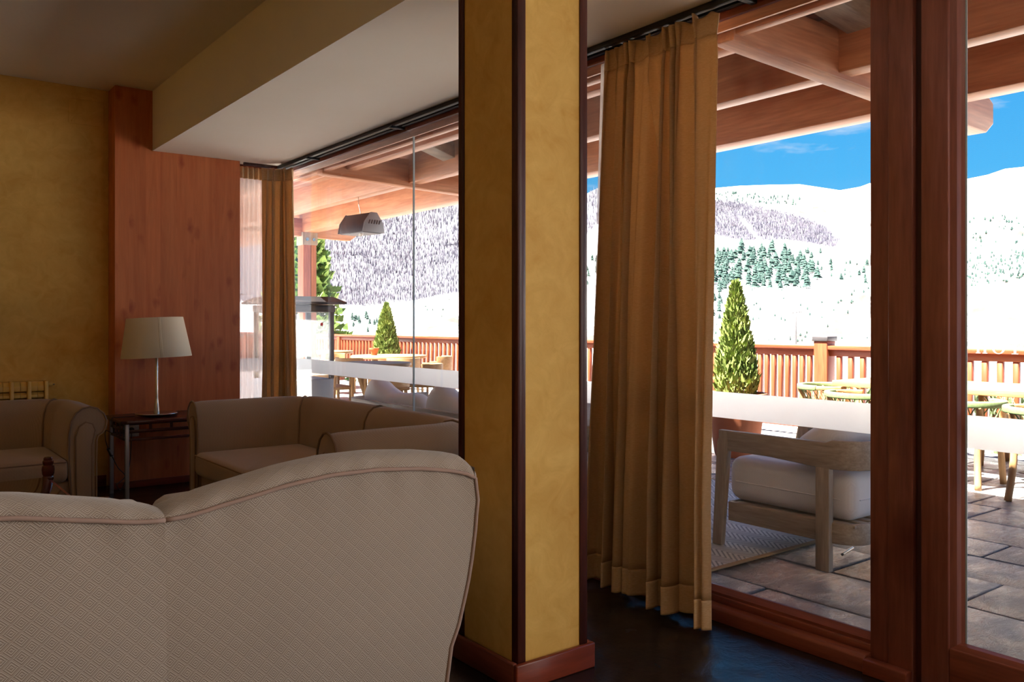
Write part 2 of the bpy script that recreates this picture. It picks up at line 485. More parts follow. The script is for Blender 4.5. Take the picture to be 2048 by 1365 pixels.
    ms = t.n('MixShader'); ms.inputs[0].default_value = 0.35; t.l(t.b.outputs[0], ms.inputs[1]); t.l(tl.outputs[0], ms.inputs[2]); t.l(ms.outputs[0], t.o.inputs[0]); MAT['shade'] = t.m
    # window glass: clear pane with a faint reflection
    def glass(name, tint, k):
        t = NT(name); tr = t.n('BsdfTransparent'); tr.inputs[0].default_value = tint
        gl = t.n('BsdfGlossy', Roughness=0.02); fr = t.n('Fresnel', IOR=1.45)
        f = t.math('MULTIPLY', fr.outputs[0], k)
        ms = t.n('MixShader'); t.l(f, ms.inputs[0]); t.l(tr.outputs[0], ms.inputs[1]); t.l(gl.outputs[0], ms.inputs[2])
        t.l(ms.outputs[0], t.o.inputs[0]); return t.m
    MAT['glass'] = glass('clear_window_glass', (0.99, 0.995, 0.995, 1), 0.16)
    MAT['table_glass'] = glass('table_top_glass', (0.5, 0.46, 0.40, 1), 2.6)
    t = NT('frosted_film'); t.set(Roughness=0.6); t.col(srgb(222, 228, 234))
    tl = t.n('BsdfTranslucent'); tl.inputs[0].default_value = srgb(236, 242, 248)
    rf = t.n('BsdfRefraction', IOR=1.35, Roughness=0.55); rf.inputs[0].default_value = (0.97, 0.98, 0.98, 1)
    ms = t.n('MixShader'); ms.inputs[0].default_value = 0.72; t.l(tl.outputs[0], ms.inputs[1]); t.l(rf.outputs[0], ms.inputs[2])
    m2 = t.n('MixShader'); m2.inputs[0].default_value = 0.9; t.l(t.b.outputs[0], m2.inputs[1]); t.l(ms.outputs[0], m2.inputs[2]); t.l(m2.outputs[0], t.o.inputs[0]); MAT['frost'] = t.m
    # rug: herringbone
    t = NT('herringbone_rug'); t.set(Roughness=0.95)
    s_ = t.n('SeparateXYZ'); t.l(t.coords(), s_.inputs[0])
    tri = t.math('ABSOLUTE', t.math('SUBTRACT', t.math('FRACT', t.math('MULTIPLY', s_.outputs[0], 5.2)), 0.5))
    st = t.math('FRACT', t.math('MULTIPLY', t.math('ADD', s_.outputs[1], t.math('MULTIPLY', tri, 0.22)), 26))
    st = t.ramp(st, [(0.35, 0.0), (0.5, 1.0)])
    t.col(t.mix(st, srgb(150, 146, 140), srgb(214, 208, 198))); t.bump(st, 0.4, 0.004); MAT['rug'] = t.m
    MAT['rug_edge'] = plain('jute_binding', srgb(176, 146, 110), 0.95)
    # plants
    def leaf(name, c1, c2, sc=8):
        t = NT(name); t.set(Roughness=0.7); t.b.inputs['Specular IOR Level'].default_value = 0.2
        t.col(t.ramp(t.noise(t.coords(), sc, 4), [(0.3, c1), (0.7, c2)])); return t.m
    MAT['thuja'] = leaf('thuja_foliage', srgb(80, 104, 46), srgb(154, 166, 90), 7)
    MAT['spruce'] = leaf('spruce_foliage', srgb(80, 112, 62), srgb(164, 182, 98), 4)
    MAT['pine_far'] = leaf('mountain_pine_foliage', srgb(28, 48, 48), srgb(50, 70, 62), 0.3)
    MAT['bush'] = leaf('bush_foliage', srgb(62, 80, 48), srgb(112, 124, 84), 6)
    MAT['bark'] = plain('bark', srgb(96, 72, 54), 0.9, srgb(120, 92, 70), 12)
    MAT['bare'] = leaf('bare_twig_trees', srgb(72, 72, 86), srgb(98, 92, 102), 0.02)
    MAT['wrap'] = plain('green_cord_wrap', srgb(88, 106, 64), 0.8, srgb(112, 128, 84), 60)
build_materials()

# ================================================================== the room
ZC, ZS = 3.17, 2.69            # ceiling, lowered soffit by the window
XS = 1.848                     # soffit face / column face
YW, YB = 7.15, 7.37            # pine wall front, ochre wall
XG = 3.05                      # glazing plane
structure(MB().box(-4.5, 2.98, -4.0, 7.6, -0.12, 0.0), 'floor', MAT['slate_in'])
structure(MB().box(-4.6, XS, -4.1, 7.6, ZC, ZC + 0.3), 'ceiling', MAT['ceil'])
structure(MB().box(XS + 0.012, 3.16, -4.1, 7.5, ZS, ZC + 0.3), 'ceiling_soffit', MAT['ceil'])
structure(MB().box(XS, XS + 0.012, -4.1, 7.5, ZS, ZC), 'wall_soffit_face', MAT['ceil'])
structure(MB().box(-4.6, 1.75, YB, YB + 0.2, 0, ZC), 'wall_far', MAT['ochre'])
structure(MB().box(-4.7, -4.5, -4.1, 7.6, 0, ZC), 'wall_side', MAT['ochre'])
structure(MB().box(-4.6, 3.1, -4.2, -4.0, 0, ZC), 'wall_rear', MAT['ochre'])
structure(MB().box(2.98, 3.16, -4.0, -0.75, 0, ZS), 'wall_window_side', MAT['ochre'])
structure(MB().box(-4.5, 1.55, YB - 0.018, YB, 0, 0.09), 'baseboard_far', MAT['frame_x'], bevel=0.005)

# pine clad wall end: seven glued staves on a core, a return board on its left side
pw = structure(MB().box(1.60, 2.54, YW + 0.012, YB + 0.12, 0, ZC), 'wall_pine', MAT['pine_dark'])
xs = [1.568]
wr = random.Random(3)
while xs[-1] < 2.40: xs.append(xs[-1] + 0.085 + 0.075 * wr.random())
xs[-1] = 2.558
for i in range(len(xs) - 1):
    MB().box(xs[i], xs[i + 1], YW, YW + 0.022, 0.0, ZC).build('stave', MAT['pine'], pw)
MB().box(1.568, 1.588, YW + 0.022, YB, 0, ZC).build('return_board', MAT['pine'], pw, bevel=0.002)
MB().box(2.538, 2.558, YW + 0.022, YB + 0.1, 0, ZS).build('return_board', MAT['pine'], pw, bevel=0.002)
structure(MB().box(1.56, 2.57, YW - 0.016, YW, 0, 0.055), 'baseboard_pine', MAT['frame_x'], bevel=0.004)

# painted-over junction cover on the ochre wall
c0, c1 = onY(137, 193, YB), onY(208, 250, YB)
jb = empty('junction_cover', (0, 0, 0), label='blank ochre painted junction cover plate high on the ochre wall', cat='cover plate')
MB().box(c0.x, c1.x, YB - 0.008, YB, c1.z - 0.02, c0.z - 0.01).build('plate', MAT['ochre'], jb, bevel=0.004)
for sx in (c0.x + 0.02, c1.x - 0.02):
    for sz in (c1.z, c0.z - 0.03):
        MB().lathe([(0.0, 0.0), (0.006, 0.0), (0.006, 0.003), (0, 0.004)], n=10).build('screw', MAT['ochre_col'], jb)
        s_ = COL.objects[-1] if False else jb.children[-1]
        s_.rotation_euler = (PI / 2, 0, 0); s_.location = (sx, YB - 0.0075, sz)

# free standing column: ochre faces, dark corner strips, red-brown skirting
cx0, cx1, cy0, cy1 = XS, 2.178, 2.374, 2.748
colm = structure(MB().box(cx0 + 0.004, cx1 - 0.004, cy0 + 0.004, cy1 - 0.004, 0, ZC), 'column', MAT['ochre_col'])
def lstrip(x, y, sx, sy, wd=0.036, th=0.006):
    p = [(x, y), (x + sx * wd, y), (x + sx * wd, y + sy * th), (x + sx * th, y + sy * th), (x + sx * th, y + sy * wd), (x, y + sy * wd)]
    MB().prism(p, 0.0, ZC, 'z').build('corner_strip', MAT['strip'], colm, bevel=0.001, seg=1)
for x, sx in ((cx0 - 0.002, 1), (cx1 + 0.002, -1)):
    for y, sy in ((cy0 - 0.002, 1), (cy1 + 0.002, -1)):
        lstrip(x, y, sx, sy)
def skirt(x0, x1, y0, y1, m, name='skirting'):
    return MB().box(x0, x1, y0, y1, 0, 0.094).build(name, MAT[m], colm, bevel=0.006)
skirt(cx0 - 0.024, cx1 + 0.024, cy0 - 0.024, cy0 - 0.003, 'frame_x')
skirt(cx0 - 0.024, cx1 + 0.024, cy1 + 0.003, cy1 + 0.024, 'frame_x')
skirt(cx0 - 0.024, cx0 - 0.003, cy0 - 0.003, cy1 + 0.003, 'frame_y')
skirt(cx1 + 0.003, cx1 + 0.024, cy0 - 0.003, cy1 + 0.003, 'frame_y')

# ------------------------------------------------------------------ glazing along the terrace
ZB, ZT = 0.122, 2.61           # glass bottom / top
Y_END = 7.30
def pane(parent, y0, y1, z0=ZB, z1=ZT, band=True):
    MB().box(XG - 0.004, XG + 0.004, y0 + 0.001, y1 - 0.001, z0, z1).build('pane', MAT['glass'], parent)
    if band:
        MB().box(XG + 0.0045, XG + 0.0060, y0 + 0.002, y1 - 0.002, 0.879, 0.995).build('frosted_band', MAT['frost'], parent)
def sill(parent, y0, y1):
    MB().prism([(2.955, 0.0), (2.955, 0.052), (2.965, 0.062), (3.0, 0.066), (3.15, 0.066), (3.15, 0.0)], y0, y1, 'y').build('sill_moulding', MAT['frame_y'], parent, bevel=0.003)
    MB().box(3.0, 3.10, y0, y1, 0.066, 0.096).build('bottom_rail', MAT['frame_y'], parent, bevel=0.003)
    MB().prism([(3.012, 0.096), (3.012, 0.108), (3.045, ZB + 0.004), (3.056, ZB + 0.004), (3.095, 0.108), (3.095, 0.096)], y0, y1, 'y').build('glazing_bead', MAT['frame_y'], parent)
def head(parent, y0, y1):
    MB().box(2.99, 3.13, y0, y1, 2.635, ZS).build('head_rail', MAT['frame_y'], parent, bevel=0.003)
    MB().prism([(3.01, 2.635), (3.045, ZT - 0.004), (3.056, ZT - 0.004), (3.09, 2.635)], y0, y1, 'y').build('glazing_bead', MAT['beam_y'], parent)
JY = (1.70, 3.40, 5.10, Y_END)
for i in range(3):
    wn = empty('window_%d' % (i + 1), (0, 0, 0), kind='structure')
    pane(wn, JY[i], JY[i + 1]); sill(wn, JY[i], JY[i + 1]); head(wn, JY[i], JY[i + 1])
    if i: MB().box(XG - 0.006, XG + 0.006, JY[i] - 0.004, JY[i] + 0.004, ZB, ZT).build('joint_seal', MAT['silicone'], wn)
MB().box(XG - 0.03, XG + 0.05, Y_END, Y_END + 0.05, 0, ZS).build('corner_post', MAT['frame_z'], wn, bevel=0.004)
# short return pane behind the pine wall
wn = empty('window_4', (0, 0, 0), kind='structure')
MB().box(2.56, XG, Y_END + 0.02, Y_END + 0.028, ZB, ZT).build('pane', MAT['glass'], wn)
MB().box(2.56, XG, Y_END + 0.030, Y_END + 0.0315, 0.879, 0.995).build('frosted_band', MAT['frost'], wn)
MB().box(2.55, XG - 0.03, Y_END - 0.02, Y_END + 0.07, 0, 0.10).build('bottom_rail', MAT['frame_x'], wn, bevel=0.003)
MB().box(2.55, XG - 0.03, Y_END - 0.02, Y_END + 0.07, ZT, ZS).build('head_rail', MAT['frame_x'], wn, bevel=0.003)

# fixed jamb between window and door: narrow frame board, trim board, dark rebate
jm = empty('trim_1', (0, 0, 0), kind='structure')
MB().box(3.0, 3.12, 1.628, 1.702, 0.0, ZS).build('jamb_board', MAT['frame_z'], jm, bevel=0.003)
MB().box(2.985, 3.12, 1.533, 1.625, 0.0, ZS).build('jamb_board', MAT['frame_z'], jm, bevel=0.004)
MB().prism([(3.03, 1.702), (3.045, 1.722), (3.056, 1.722), (3.07, 1.702)], ZB, ZT, 'z').build('glazing_bead', MAT['frame_z'], jm)
MB().box(3.01, 3.10, 1.508, 1.532, 0.0, ZS).build('rebate', MAT['strip'], jm)
MB().box(2.94, 2.985, 1.533, 1.70, 0.0, 0.055).build('plinth_block', MAT['frame_y'], jm, bevel=0.004)

# glazed terrace door with frosted band and lettering
dr = empty('door_1', (0, 0, 0), kind='structure')
DY0, DY1 = 0.45, 1.506
MB().box(2.99, 3.07, 1.408, DY1, 0.012, 2.62).build('stile', MAT['frame_z'], dr, bevel=0.005)
MB().box(2.99, 3.07, DY0, DY0 + 0.10, 0.012, 2.62).build('stile', MAT['frame_z'], dr, bevel=0.005)
MB().box(2.992, 3.068, DY0 + 0.10, 1.408, 0.012, 0.172).build('bottom_rail', MAT['frame_y'], dr, bevel=0.004)
MB().box(2.992, 3.068, DY0 + 0.10, 1.408, 2.53, 2.62).build('top_rail', MAT['frame_y'], dr, bevel=0.004)
MB().prism([(3.0, 1.408), (3.008, 1.388), (3.026, 1.382), (3.034, 1.372), (3.04, 1.408)], 0.172, 2.53, 'z').build('glazing_bead', MAT['frame_z'], dr)
MB().prism([(3.0, DY0 + 0.10), (3.03, DY0 + 0.135), (3.04, DY0 + 0.10)], 0.172, 2.53, 'z').build('glazing_bead', MAT['frame_z'], dr)
MB().prism([(3.0, 0.172), (3.010, 0.187), (3.03, 0.192), (3.04, 0.172)], DY0 + 0.10, 1.408, 'y').build('glazing_bead', MAT['frame_y'], dr)
MB().box(3.034, 3.037, 1.366, 1.374, 0.19, 2.53).build('edge_seal', MAT['silicone'], dr)
MB().box(3.032, 3.040, DY0 + 0.11, 1.40, 0.18, 2.53).build('pane', MAT['glass'], dr)
MB().box(3.0405, 3.042, DY0 + 0.135, 1.372, 0.868, 0.983).build('frosted_band', MAT['frost'], dr)
# frosted serif lettering, read from the room
la, lb = onX(1951.5, 707, 3.030), onX(2043, 687, 3.030)
lh = lb.z - la.z; lw = (la.y - lb.y) / 91.5          # metres per photograph pixel along the pane
def glyph(polys, x_off):
    m = MB()
    for pl_ in polys: m.prism([(la.y - (x_off + a_) * lw, la.z + b_ * lh) for a_, b_ in pl_], 3.0292, 3.0300, 'x')
    return m.build('letter', MAT['frost'], dr)
rect = lambda a_, b_, c_, d_: [(a_, c_), (b_, c_), (b_, d_), (a_, d_)]
glyph([rect(2.5, 7.5, 0.06, 0.94), rect(16.5, 21.5, 0.06, 0.94), rect(7.4, 16.6, 0.46, 0.55), rect(0, 10, 0, 0.065), rect(14, 24, 0, 0.065), rect(0, 10, 0.935, 1.0), rect(14, 24, 0.935, 1.0)], 0)
og = []
for k in range(28):
    a0_, a1_ = 2 * PI * k / 28, 2 * PI * (k + 1) / 28
    og.append([(13 + 13 * math.cos(a0_), 0.5 + 0.52 * math.sin(a0_)), (13 + 13 * math.cos(a1_), 0.5 + 0.52 * math.sin(a1_)), (13 + 8 * math.cos(a1_), 0.5 + 0.46 * math.sin(a1_)), (13 + 8 * math.cos(a0_), 0.5 + 0.46 * math.sin(a0_))])
glyph(og, 33.5)
glyph([rect(9.5, 14.5, 0.06, 0.94), rect(5.5, 18.5, 0, 0.065), rect(0, 24, 0.93, 1.0), rect(0, 2, 0.72, 0.93), rect(22, 24, 0.72, 0.93)], 67)
# frosted mountain emblem above the letters
q = [onX(px, py, 3.030) for px, py in ((2009, 567), (2026, 567), (2048, 552), (2062, 545), (2062, 560), (2048, 568), (2030, 580), (2022, 588), (2009, 588))]
MB().prism([(p.y, p.z) for p in q], 3.0295, 3.0305, 'x').build('frosted_emblem', MAT['frost'], dr)
# second jamb and further glazing along the same side
jm2 = empty('trim_2', (0, 0, 0), kind='structure')
MB().box(3.0, 3.12, 0.36, 0.448, 0, ZS).build('jamb_board', MAT['frame_z'], jm2, bevel=0.004)
MB().box(2.99, 3.13, 0.36, 1.70, 2.622, ZS).build('head_rail', MAT['frame_y'], jm2, bevel=0.003)
wn = empty('window_5', (0, 0, 0), kind='structure')
pane(wn, -0.75, 0.36); sill(wn, -0.75, 0.36); head(wn, -0.75, 0.36)
# unseen window frames added on the solid rear and side walls; no daylight enters
for k, (nm, bx_) in enumerate((('window_6', (-3.5, 1.1, -4.0, -3.96)), ('window_7', (-4.5, -4.46, 2.5, 5.9)))):
    wn = empty(nm, (0, 0, 0), kind='structure')
    x0, x1, y0, y1 = bx_
    for a_, b_ in ((0.38, 0.46), (2.46, 2.54)):
        MB().box(x0, x1, y0, y1, a_, b_).build('frame_rail', MAT['frame_x' if k == 0 else 'frame_y'], wn, bevel=0.004)
    for j in range(3):
        f_ = j / 2
        if k == 0: MB().box(x0 + (x1 - x0 - 0.07) * f_, x0 + (x1 - x0 - 0.07) * f_ + 0.07, y0, y1, 0.46, 2.46).build('frame_stile', MAT['frame_z'], wn, bevel=0.004)
        else: MB().box(x0, x1, y0 + (y1 - y0 - 0.07) * f_, y0 + (y1 - y0 - 0.07) * f_ + 0.07, 0.46, 2.46).build('frame_stile', MAT['frame_z'], wn, bevel=0.004)

# curtain track under the soffit
tk = empty('curtain_track', (0, 0, 0), label='black double curtain track fixed under the white soffit along the terrace glazing', cat='curtain track')
MB().box(2.895, 2.925, 1.55, 7.18, 2.662, ZS).build('rail', MAT['track'], tk, bevel=0.003)
MB().box(2.955, 2.985, 1.55, 7.18, 2.664, ZS).build('rail', MAT['track'], tk, bevel=0.003)
MB().box(2.60, 2.90, 7.165, 7.195, 2.662, ZS).build('rail', MAT['darkwood'], tk, bevel=0.003)
for y in (2.2, 3.6, 5.12, 6.5):
    MB().box(2.885, 2.995, y, y + 0.03, 2.650, 2.668).build('bracket', MAT['track'], tk, bevel=0.003)
    MB().tube([(2.91, y + 0.015, 2.655), (2.91, y + 0.015, 2.648)], 0.008, 8).build('glider', MAT['track'], tk)

# ------------------------------------------------------------------ curtains
def curtain(name, label, top, bot, folds_t, folds_b, amp_t, amp_b, z0, z1, nrm, seed, hem=0.12, head=0.10, nu=240, crease=0.0):
    """top / bot: polylines (x, y) the cloth hangs along; folds run out along nrm"""
    cr_ = random.Random(seed)
    root = empty(name, (0, 0, 0), label=label, cat='curtain')
    ph = [cr_.random() * 6.28 for _ in range(8)]
    def along(poly, t):
        d = [0]
        for a_, b_ in zip(poly[:-1], poly[1:]): d.append(d[-1] + (Vector(b_) - Vector(a_)).length)
        s_ = t * d[-1]
        for i in range(len(poly) - 1):
            if s_ <= d[i + 1] or i == len(poly) - 2:
                k = (s_ - d[i]) / (d[i + 1] - d[i]); a_, b_ = Vector(poly[i]), Vector(poly[i + 1])
                tn = (b_ - a_).normalized()
                return a_.lerp(b_, k), Vector((tn.y, -tn.x)) * nrm
    def fold(t, n, q):
        ww = t + 0.045 * math.sin(2 * PI * t * 2.3 + ph[q]) + 0.02 * math.sin(2 * PI * t * 5.1 + ph[q + 1])
        a_ = 2 * PI * n * ww + ph[q + 2]
        return math.sin(a_) + 0.38 * math.sin(2 * a_ + ph[q + 3]) * math.sin(3 * PI * t + ph[q]), math.cos(a_)
    def pt(t, h, off=0.0):
        k = min(1, (h * 1.25)) ** 0.8
        (pt_, n1), (pb_, n2) = along(top, t), along(bot, t)
        p = pt_.lerp(pb_, h); n_ = n1.lerp(n2, h).normalized()
        f1, g1 = fold(t, folds_t, 0); f2, g2 = fold(t, folds_b, 4)
        am_t = amp_t * (1.0 if h > 0.05 else 1.0)
        pinch = 1 - 0.45 * math.exp(-((h - head / (z1 - z0)) / 0.02) ** 2)
        d = (am_t * f1 * (1 - k) * pinch + amp_b * f2 * k)
        d += crease * math.exp(-((t - 0.47 - 0.05 * h) / 0.028) ** 2) * min(1, max(0, h - 0.08) * 4)
        d += 0.008 * math.sin(2 * PI * 19 * t + ph[1] + 3 * h) * k
        e_ = (0.018 * g1 * (1 - k) + 0.035 * g2 * k)
        tn = Vector((-n_.y, n_.x))
        q = p + n_ * (d + off) + tn * e_
        zz = z1 + (z0 - z1) * h
        zz += 0.010 * (1 - h) ** 30 * math.sin(2 * PI * folds_t * t + 1.0)
        return (q.x, q.y, zz)
    nv = 70
    hf = 1 - hem / (z1 - z0); hh = head / (z1 - z0)
    b_ = sheet('cloth', lambda i, j: pt(i / (nu - 1), hh + (hf - hh) * j / (nv - 1)), nu, nv, MAT['curtain'], root, 0.002)
    sheet('hem', lambda i, j: pt(i / (nu - 1), hf + (1 - hf) * j / 11), nu, 12, MAT['hem'], root, 0.005)
    sheet('pleat_heading', lambda i, j: pt(i / (nu - 1), hh * j / 9), nu, 10, MAT['hem'], root, 0.005)
    return root, pt
cur, cpt = curtain('curtain', 'long sand coloured pleated curtain gathered beside the ochre column',
                   [(2.925, 3.07), (2.90, 2.355)], [(2.90, 3.14), (2.83, 2.70), (2.80, 2.235)], 9.5, 5.6, 0.026, 0.062, 0.035, 2.646, 1, 11, crease=-0.10)
# pale lining showing at its edge by the column
sheet('lining', lambda i, j: (2.97 + 0.012 * math.sin(i * 0.9) , 2.98 + 0.02 * i + 0.10 * (j / 39) * (i / 9) - 0.02, 2.62 - 2.50 * j / 39), 10, 40, MAT['voile'], cur, 0.0015)
cur2, _ = curtain('curtain', 'sand curtain bunched in the glass corner next to the pine wall',
                  [(2.76, 7.135), (2.90, 7.10), (2.945, 6.97)], [(2.73, 7.12), (2.89, 7.07), (2.955, 6.93)], 4.5, 4.0, 0.020, 0.034, 0.03, 2.646, 1, 5, nu=120)
vo = empty('voile_curtain', (0, 0, 0), label='thin see-through voile hanging in front of the narrow return pane', cat='curtain')
sheet('cloth', lambda i, j: (2.565 + 0.24 * i / 59 - 0.02 * (j / 29), 7.225 + 0.014 * math.sin(i * 0.55 + 0.3 * math.sin(j * 0.1)), 2.56 - 2.53 * j / 29), 60, 30, MAT['voile'], vo, 0.0012)
sheet('heading', lambda i, j: (2.565 + 0.24 * i / 59, 7.222 + 0.014 * math.sin(i * 0.55), 2.66 - 0.10 * j / 5), 60, 6, MAT['hem'], vo, 0.003)

# ================================================================== furniture indoors
def scroll_sofa(name, label, width, depth, hgt, loc, rz, seats, group=None):
    """tub sofa: one rolled profile runs round arm - back - arm. local x along the back, front at y = 0, back at y = depth"""
    root = empty(name, loc, rz, label, 'sofa', group)
    T = 0.235
    k = hgt / 0.755
    prof = [(0.012, 0.16), (0.0, 0.34), (-0.004, 0.46), (0.0, 0.58), (0.012, 0.66), (0.04, 0.715), (0.08, 0.747), (0.125, 0.755), (0.17, 0.742),
            (0.21, 0.705), (0.228, 0.655), (0.222, 0.61), (0.20, 0.578), (0.175, 0.562), (0.166, 0.53), (0.164, 0.34), (0.166, 0.05)]
    prof = [(n_, z_ * k) for n_, z_ in prof]
    xi = width / 2 - T; yi = depth - T; rc = 0.16
    def path(u):      # u in [0, 6]: right arm 0-1, corner 1-2, back 2-4, corner 4-5, left arm 5-6 ; returns point, outward normal
        if u <= 1: return (xi, (yi - rc) * u), (1, 0)
        if u < 2:
            a_ = (u - 1) * PI / 2; return (xi - rc + rc * math.cos(a_), yi - rc + rc * math.sin(a_)), (math.cos(a_), math.sin(a_))
        if u <= 4: return (xi - rc - (u - 2) / 2 * 2 * (xi - rc), yi), (0, 1)
        if u < 5:
            a_ = PI / 2 + (u - 4) * PI / 2; return (-xi + rc + rc * math.cos(a_), yi - rc + rc * math.sin(a_)), (math.cos(a_), math.sin(a_))
        return (-xi, (yi - rc) * (6 - u)), (-1, 0)
    def pp(u, q, grow=0.0):
        (x, y), (nx, ny) = path(u); n_, z_ = prof[q]
        return Vector((x + nx * n_, y + ny * n_, z_))
    def shell(nm, u0, u1, nseg):
        us = [u0 + (u1 - u0) * i / nseg for i in range(nseg + 1)]
        m = MB(); N = len(prof)
        def fn(i, j):
            edge = min(i, nseg - i) / max(1, nseg)
            sink = 0.008 * max(0, 1 - edge * nseg / 1.2)
            p = pp(us[i], j)
            c_ = pp(us[i], 4) ; (x, y), (nx, ny) = path(us[i])
            mid = Vector((x + nx * 0.11, y + ny * 0.11, min(p.z, 0.64 * k)))
            return p + (mid - p).normalized() * sink
        m.grid(fn, nseg + 1, N)
        n0 = len(m.v) - (nseg + 1) * N
        m.f.append(tuple(range(N)))
        m.f.append(tuple(nseg * N + j for j in range(N - 1, -1, -1)))
        return m.build(nm, MAT['sofa'], root, smooth=50)
    def seam(u, q0=1, q1=12, r=0.006, nm='piping'):
        MB().tube([pp(u, q) + (pp(u, q) - Vector((*path(u)[0], 0.5))) * 0.0 for q in range(q0, q1 + 1)], r, 6).build(nm, MAT['piping'], root, smooth=True)
    shell('arm', 0.0, 1.5, 16); shell('arm', 4.5, 6.0, 16)
    if seats > 1:
        for i in range(2): shell('back_section', 1.5 + 1.5 * i, 3.0 + 1.5 * i, 20)
        seams = (1.5, 3.0, 4.5)
    else:
        shell('back_section', 1.5, 4.5, 30); seams = (1.5, 4.5)
    for u in seams: seam(u)
    # arm fronts: piped scroll face with a raised inner panel
    for u, sg in ((0.0, 1), (6.0, -1)):
        MB().tube([pp(u, q) + Vector((0, -0.004, 0)) for q in range(len(prof))], 0.0065, 6).build('piping', MAT['piping'], root, smooth=True)
        pan = [(0.045, 0.06), (0.04, 0.56), (0.06, 0.625), (0.10, 0.655), (0.14, 0.64), (0.155, 0.60), (0.145, 0.55), (0.135, 0.50), (0.135, 0.06)]
        MB().prism([(sg * (xi + n_), z_ * k) for n_, z_ in pan], -0.014, 0.004, 'y').build('arm_front_panel', MAT['sofa'], root, bevel=0.006)
        MB().tube([(sg * (xi + n_), -0.010, z_ * k) for n_, z_ in pan], 0.005, 6).build('piping', MAT['piping'], root, smooth=True)
    # base and seat cushions
    MB().box(-xi - 0.012, xi + 0.012, 0.02, yi + 0.02, 0.05, 0.27 * k).build('base', MAT['sofa'], root, bevel=0.015)
    n = seats
    for i in range(n):
        a_, b_ = -xi + 2 * xi * i / n + 0.004, -xi + 2 * xi * (i + 1) / n - 0.004
        sc_ = MB().rbox(a_, b_, -0.035, yi - 0.01, 0.27 * k, 0.425 * k, 0.045, 0.025).build('seat_cushion', MAT['sofa'], root, smooth=True)
        loop = [(a_ + 0.02, -0.028, 0.405 * k), (b_ - 0.02, -0.028, 0.405 * k), (b_ - 0.006, 0.0, 0.405 * k), (b_ - 0.006, yi - 0.03, 0.405 * k), (a_ + 0.006, yi - 0.03, 0.405 * k), (a_ + 0.006, 0.0, 0.405 * k)]
        MB().tube(loop, 0.005, 6, True).build('piping', MAT['piping'], sc_, smooth=True)
    for sx in (-1, 1):
        for y in (0.07, depth - 0.14):
            MB().lathe([(0.018, 0), (0.028, 0.05), (0.0, 0.052)], (sx * (width / 2 - 0.16), y, 0), 12).build('foot', MAT['darkwood'], root)
    return root
# sofa with its back to the glazing, facing the room; sofa against the ochre wall
scroll_sofa('sofa', 'beige woven tub sofa with its back to the terrace glazing', 2.36, 0.98, 0.765, (1.81, 4.91, 0), -PI / 2, 2)
scroll_sofa('sofa', 'beige woven scroll arm sofa standing against the ochre wall by the radiator', 2.20, 0.98, 0.752, (0.20, 6.13, 0), 0, 2)

# ------------------------------------------------------------------ key patterned sofa seen from behind
fs = empty('sofa', (0, 0, 0), 0, 'cream sofa in raised greek key fabric, its back turned, beside the column', 'sofa')
YS = 2.27
XM = onY(330, 1000, YS).x
pip_px = [(330, 1041), (360, 1036), (391, 1029), (440, 1013), (500, 995), (572, 972), (663, 951), (754, 940), (844, 938), (905, 943), (932, 948)]
pip = [onY(x, y, YS) for x, y in pip_px]
side_px = [(950, 957), (955, 1000), (952, 1030), (950, 1059), (943, 1117), (936, 1161), (930, 1190), (917, 1249), (902, 1293), (893, 1365)]
side = [onY(x, y, YS) for x, y in side_px]
XR = side[1].x
pX = [p.x - XM for p in pip] + [XR - XM - 0.012]; pZ = [p.z for p in pip] + [side[0].z]
sZ = [p.z for p in reversed(side)]; sX = [p.x - XM for p in reversed(side)]
sZ = [0.06] + sZ; sX = [sX[0] - 0.012] + sX
def zp(a): return float(np.interp(a, pX, pZ))              # piping height at distance a from the middle seam
def xr(z): return float(np.interp(z, sZ, sX))              # half width at height z
hr_x = [0, 0.03, 0.10, 0.25, 0.5, 0.75, 0.95, XR - XM]
hr_h = [0.022, 0.034, 0.045, 0.048, 0.050, 0.052, 0.056, 0.050]
def hr(a): return float(np.interp(a, hr_x, hr_h))
NU, NV = 44, 30
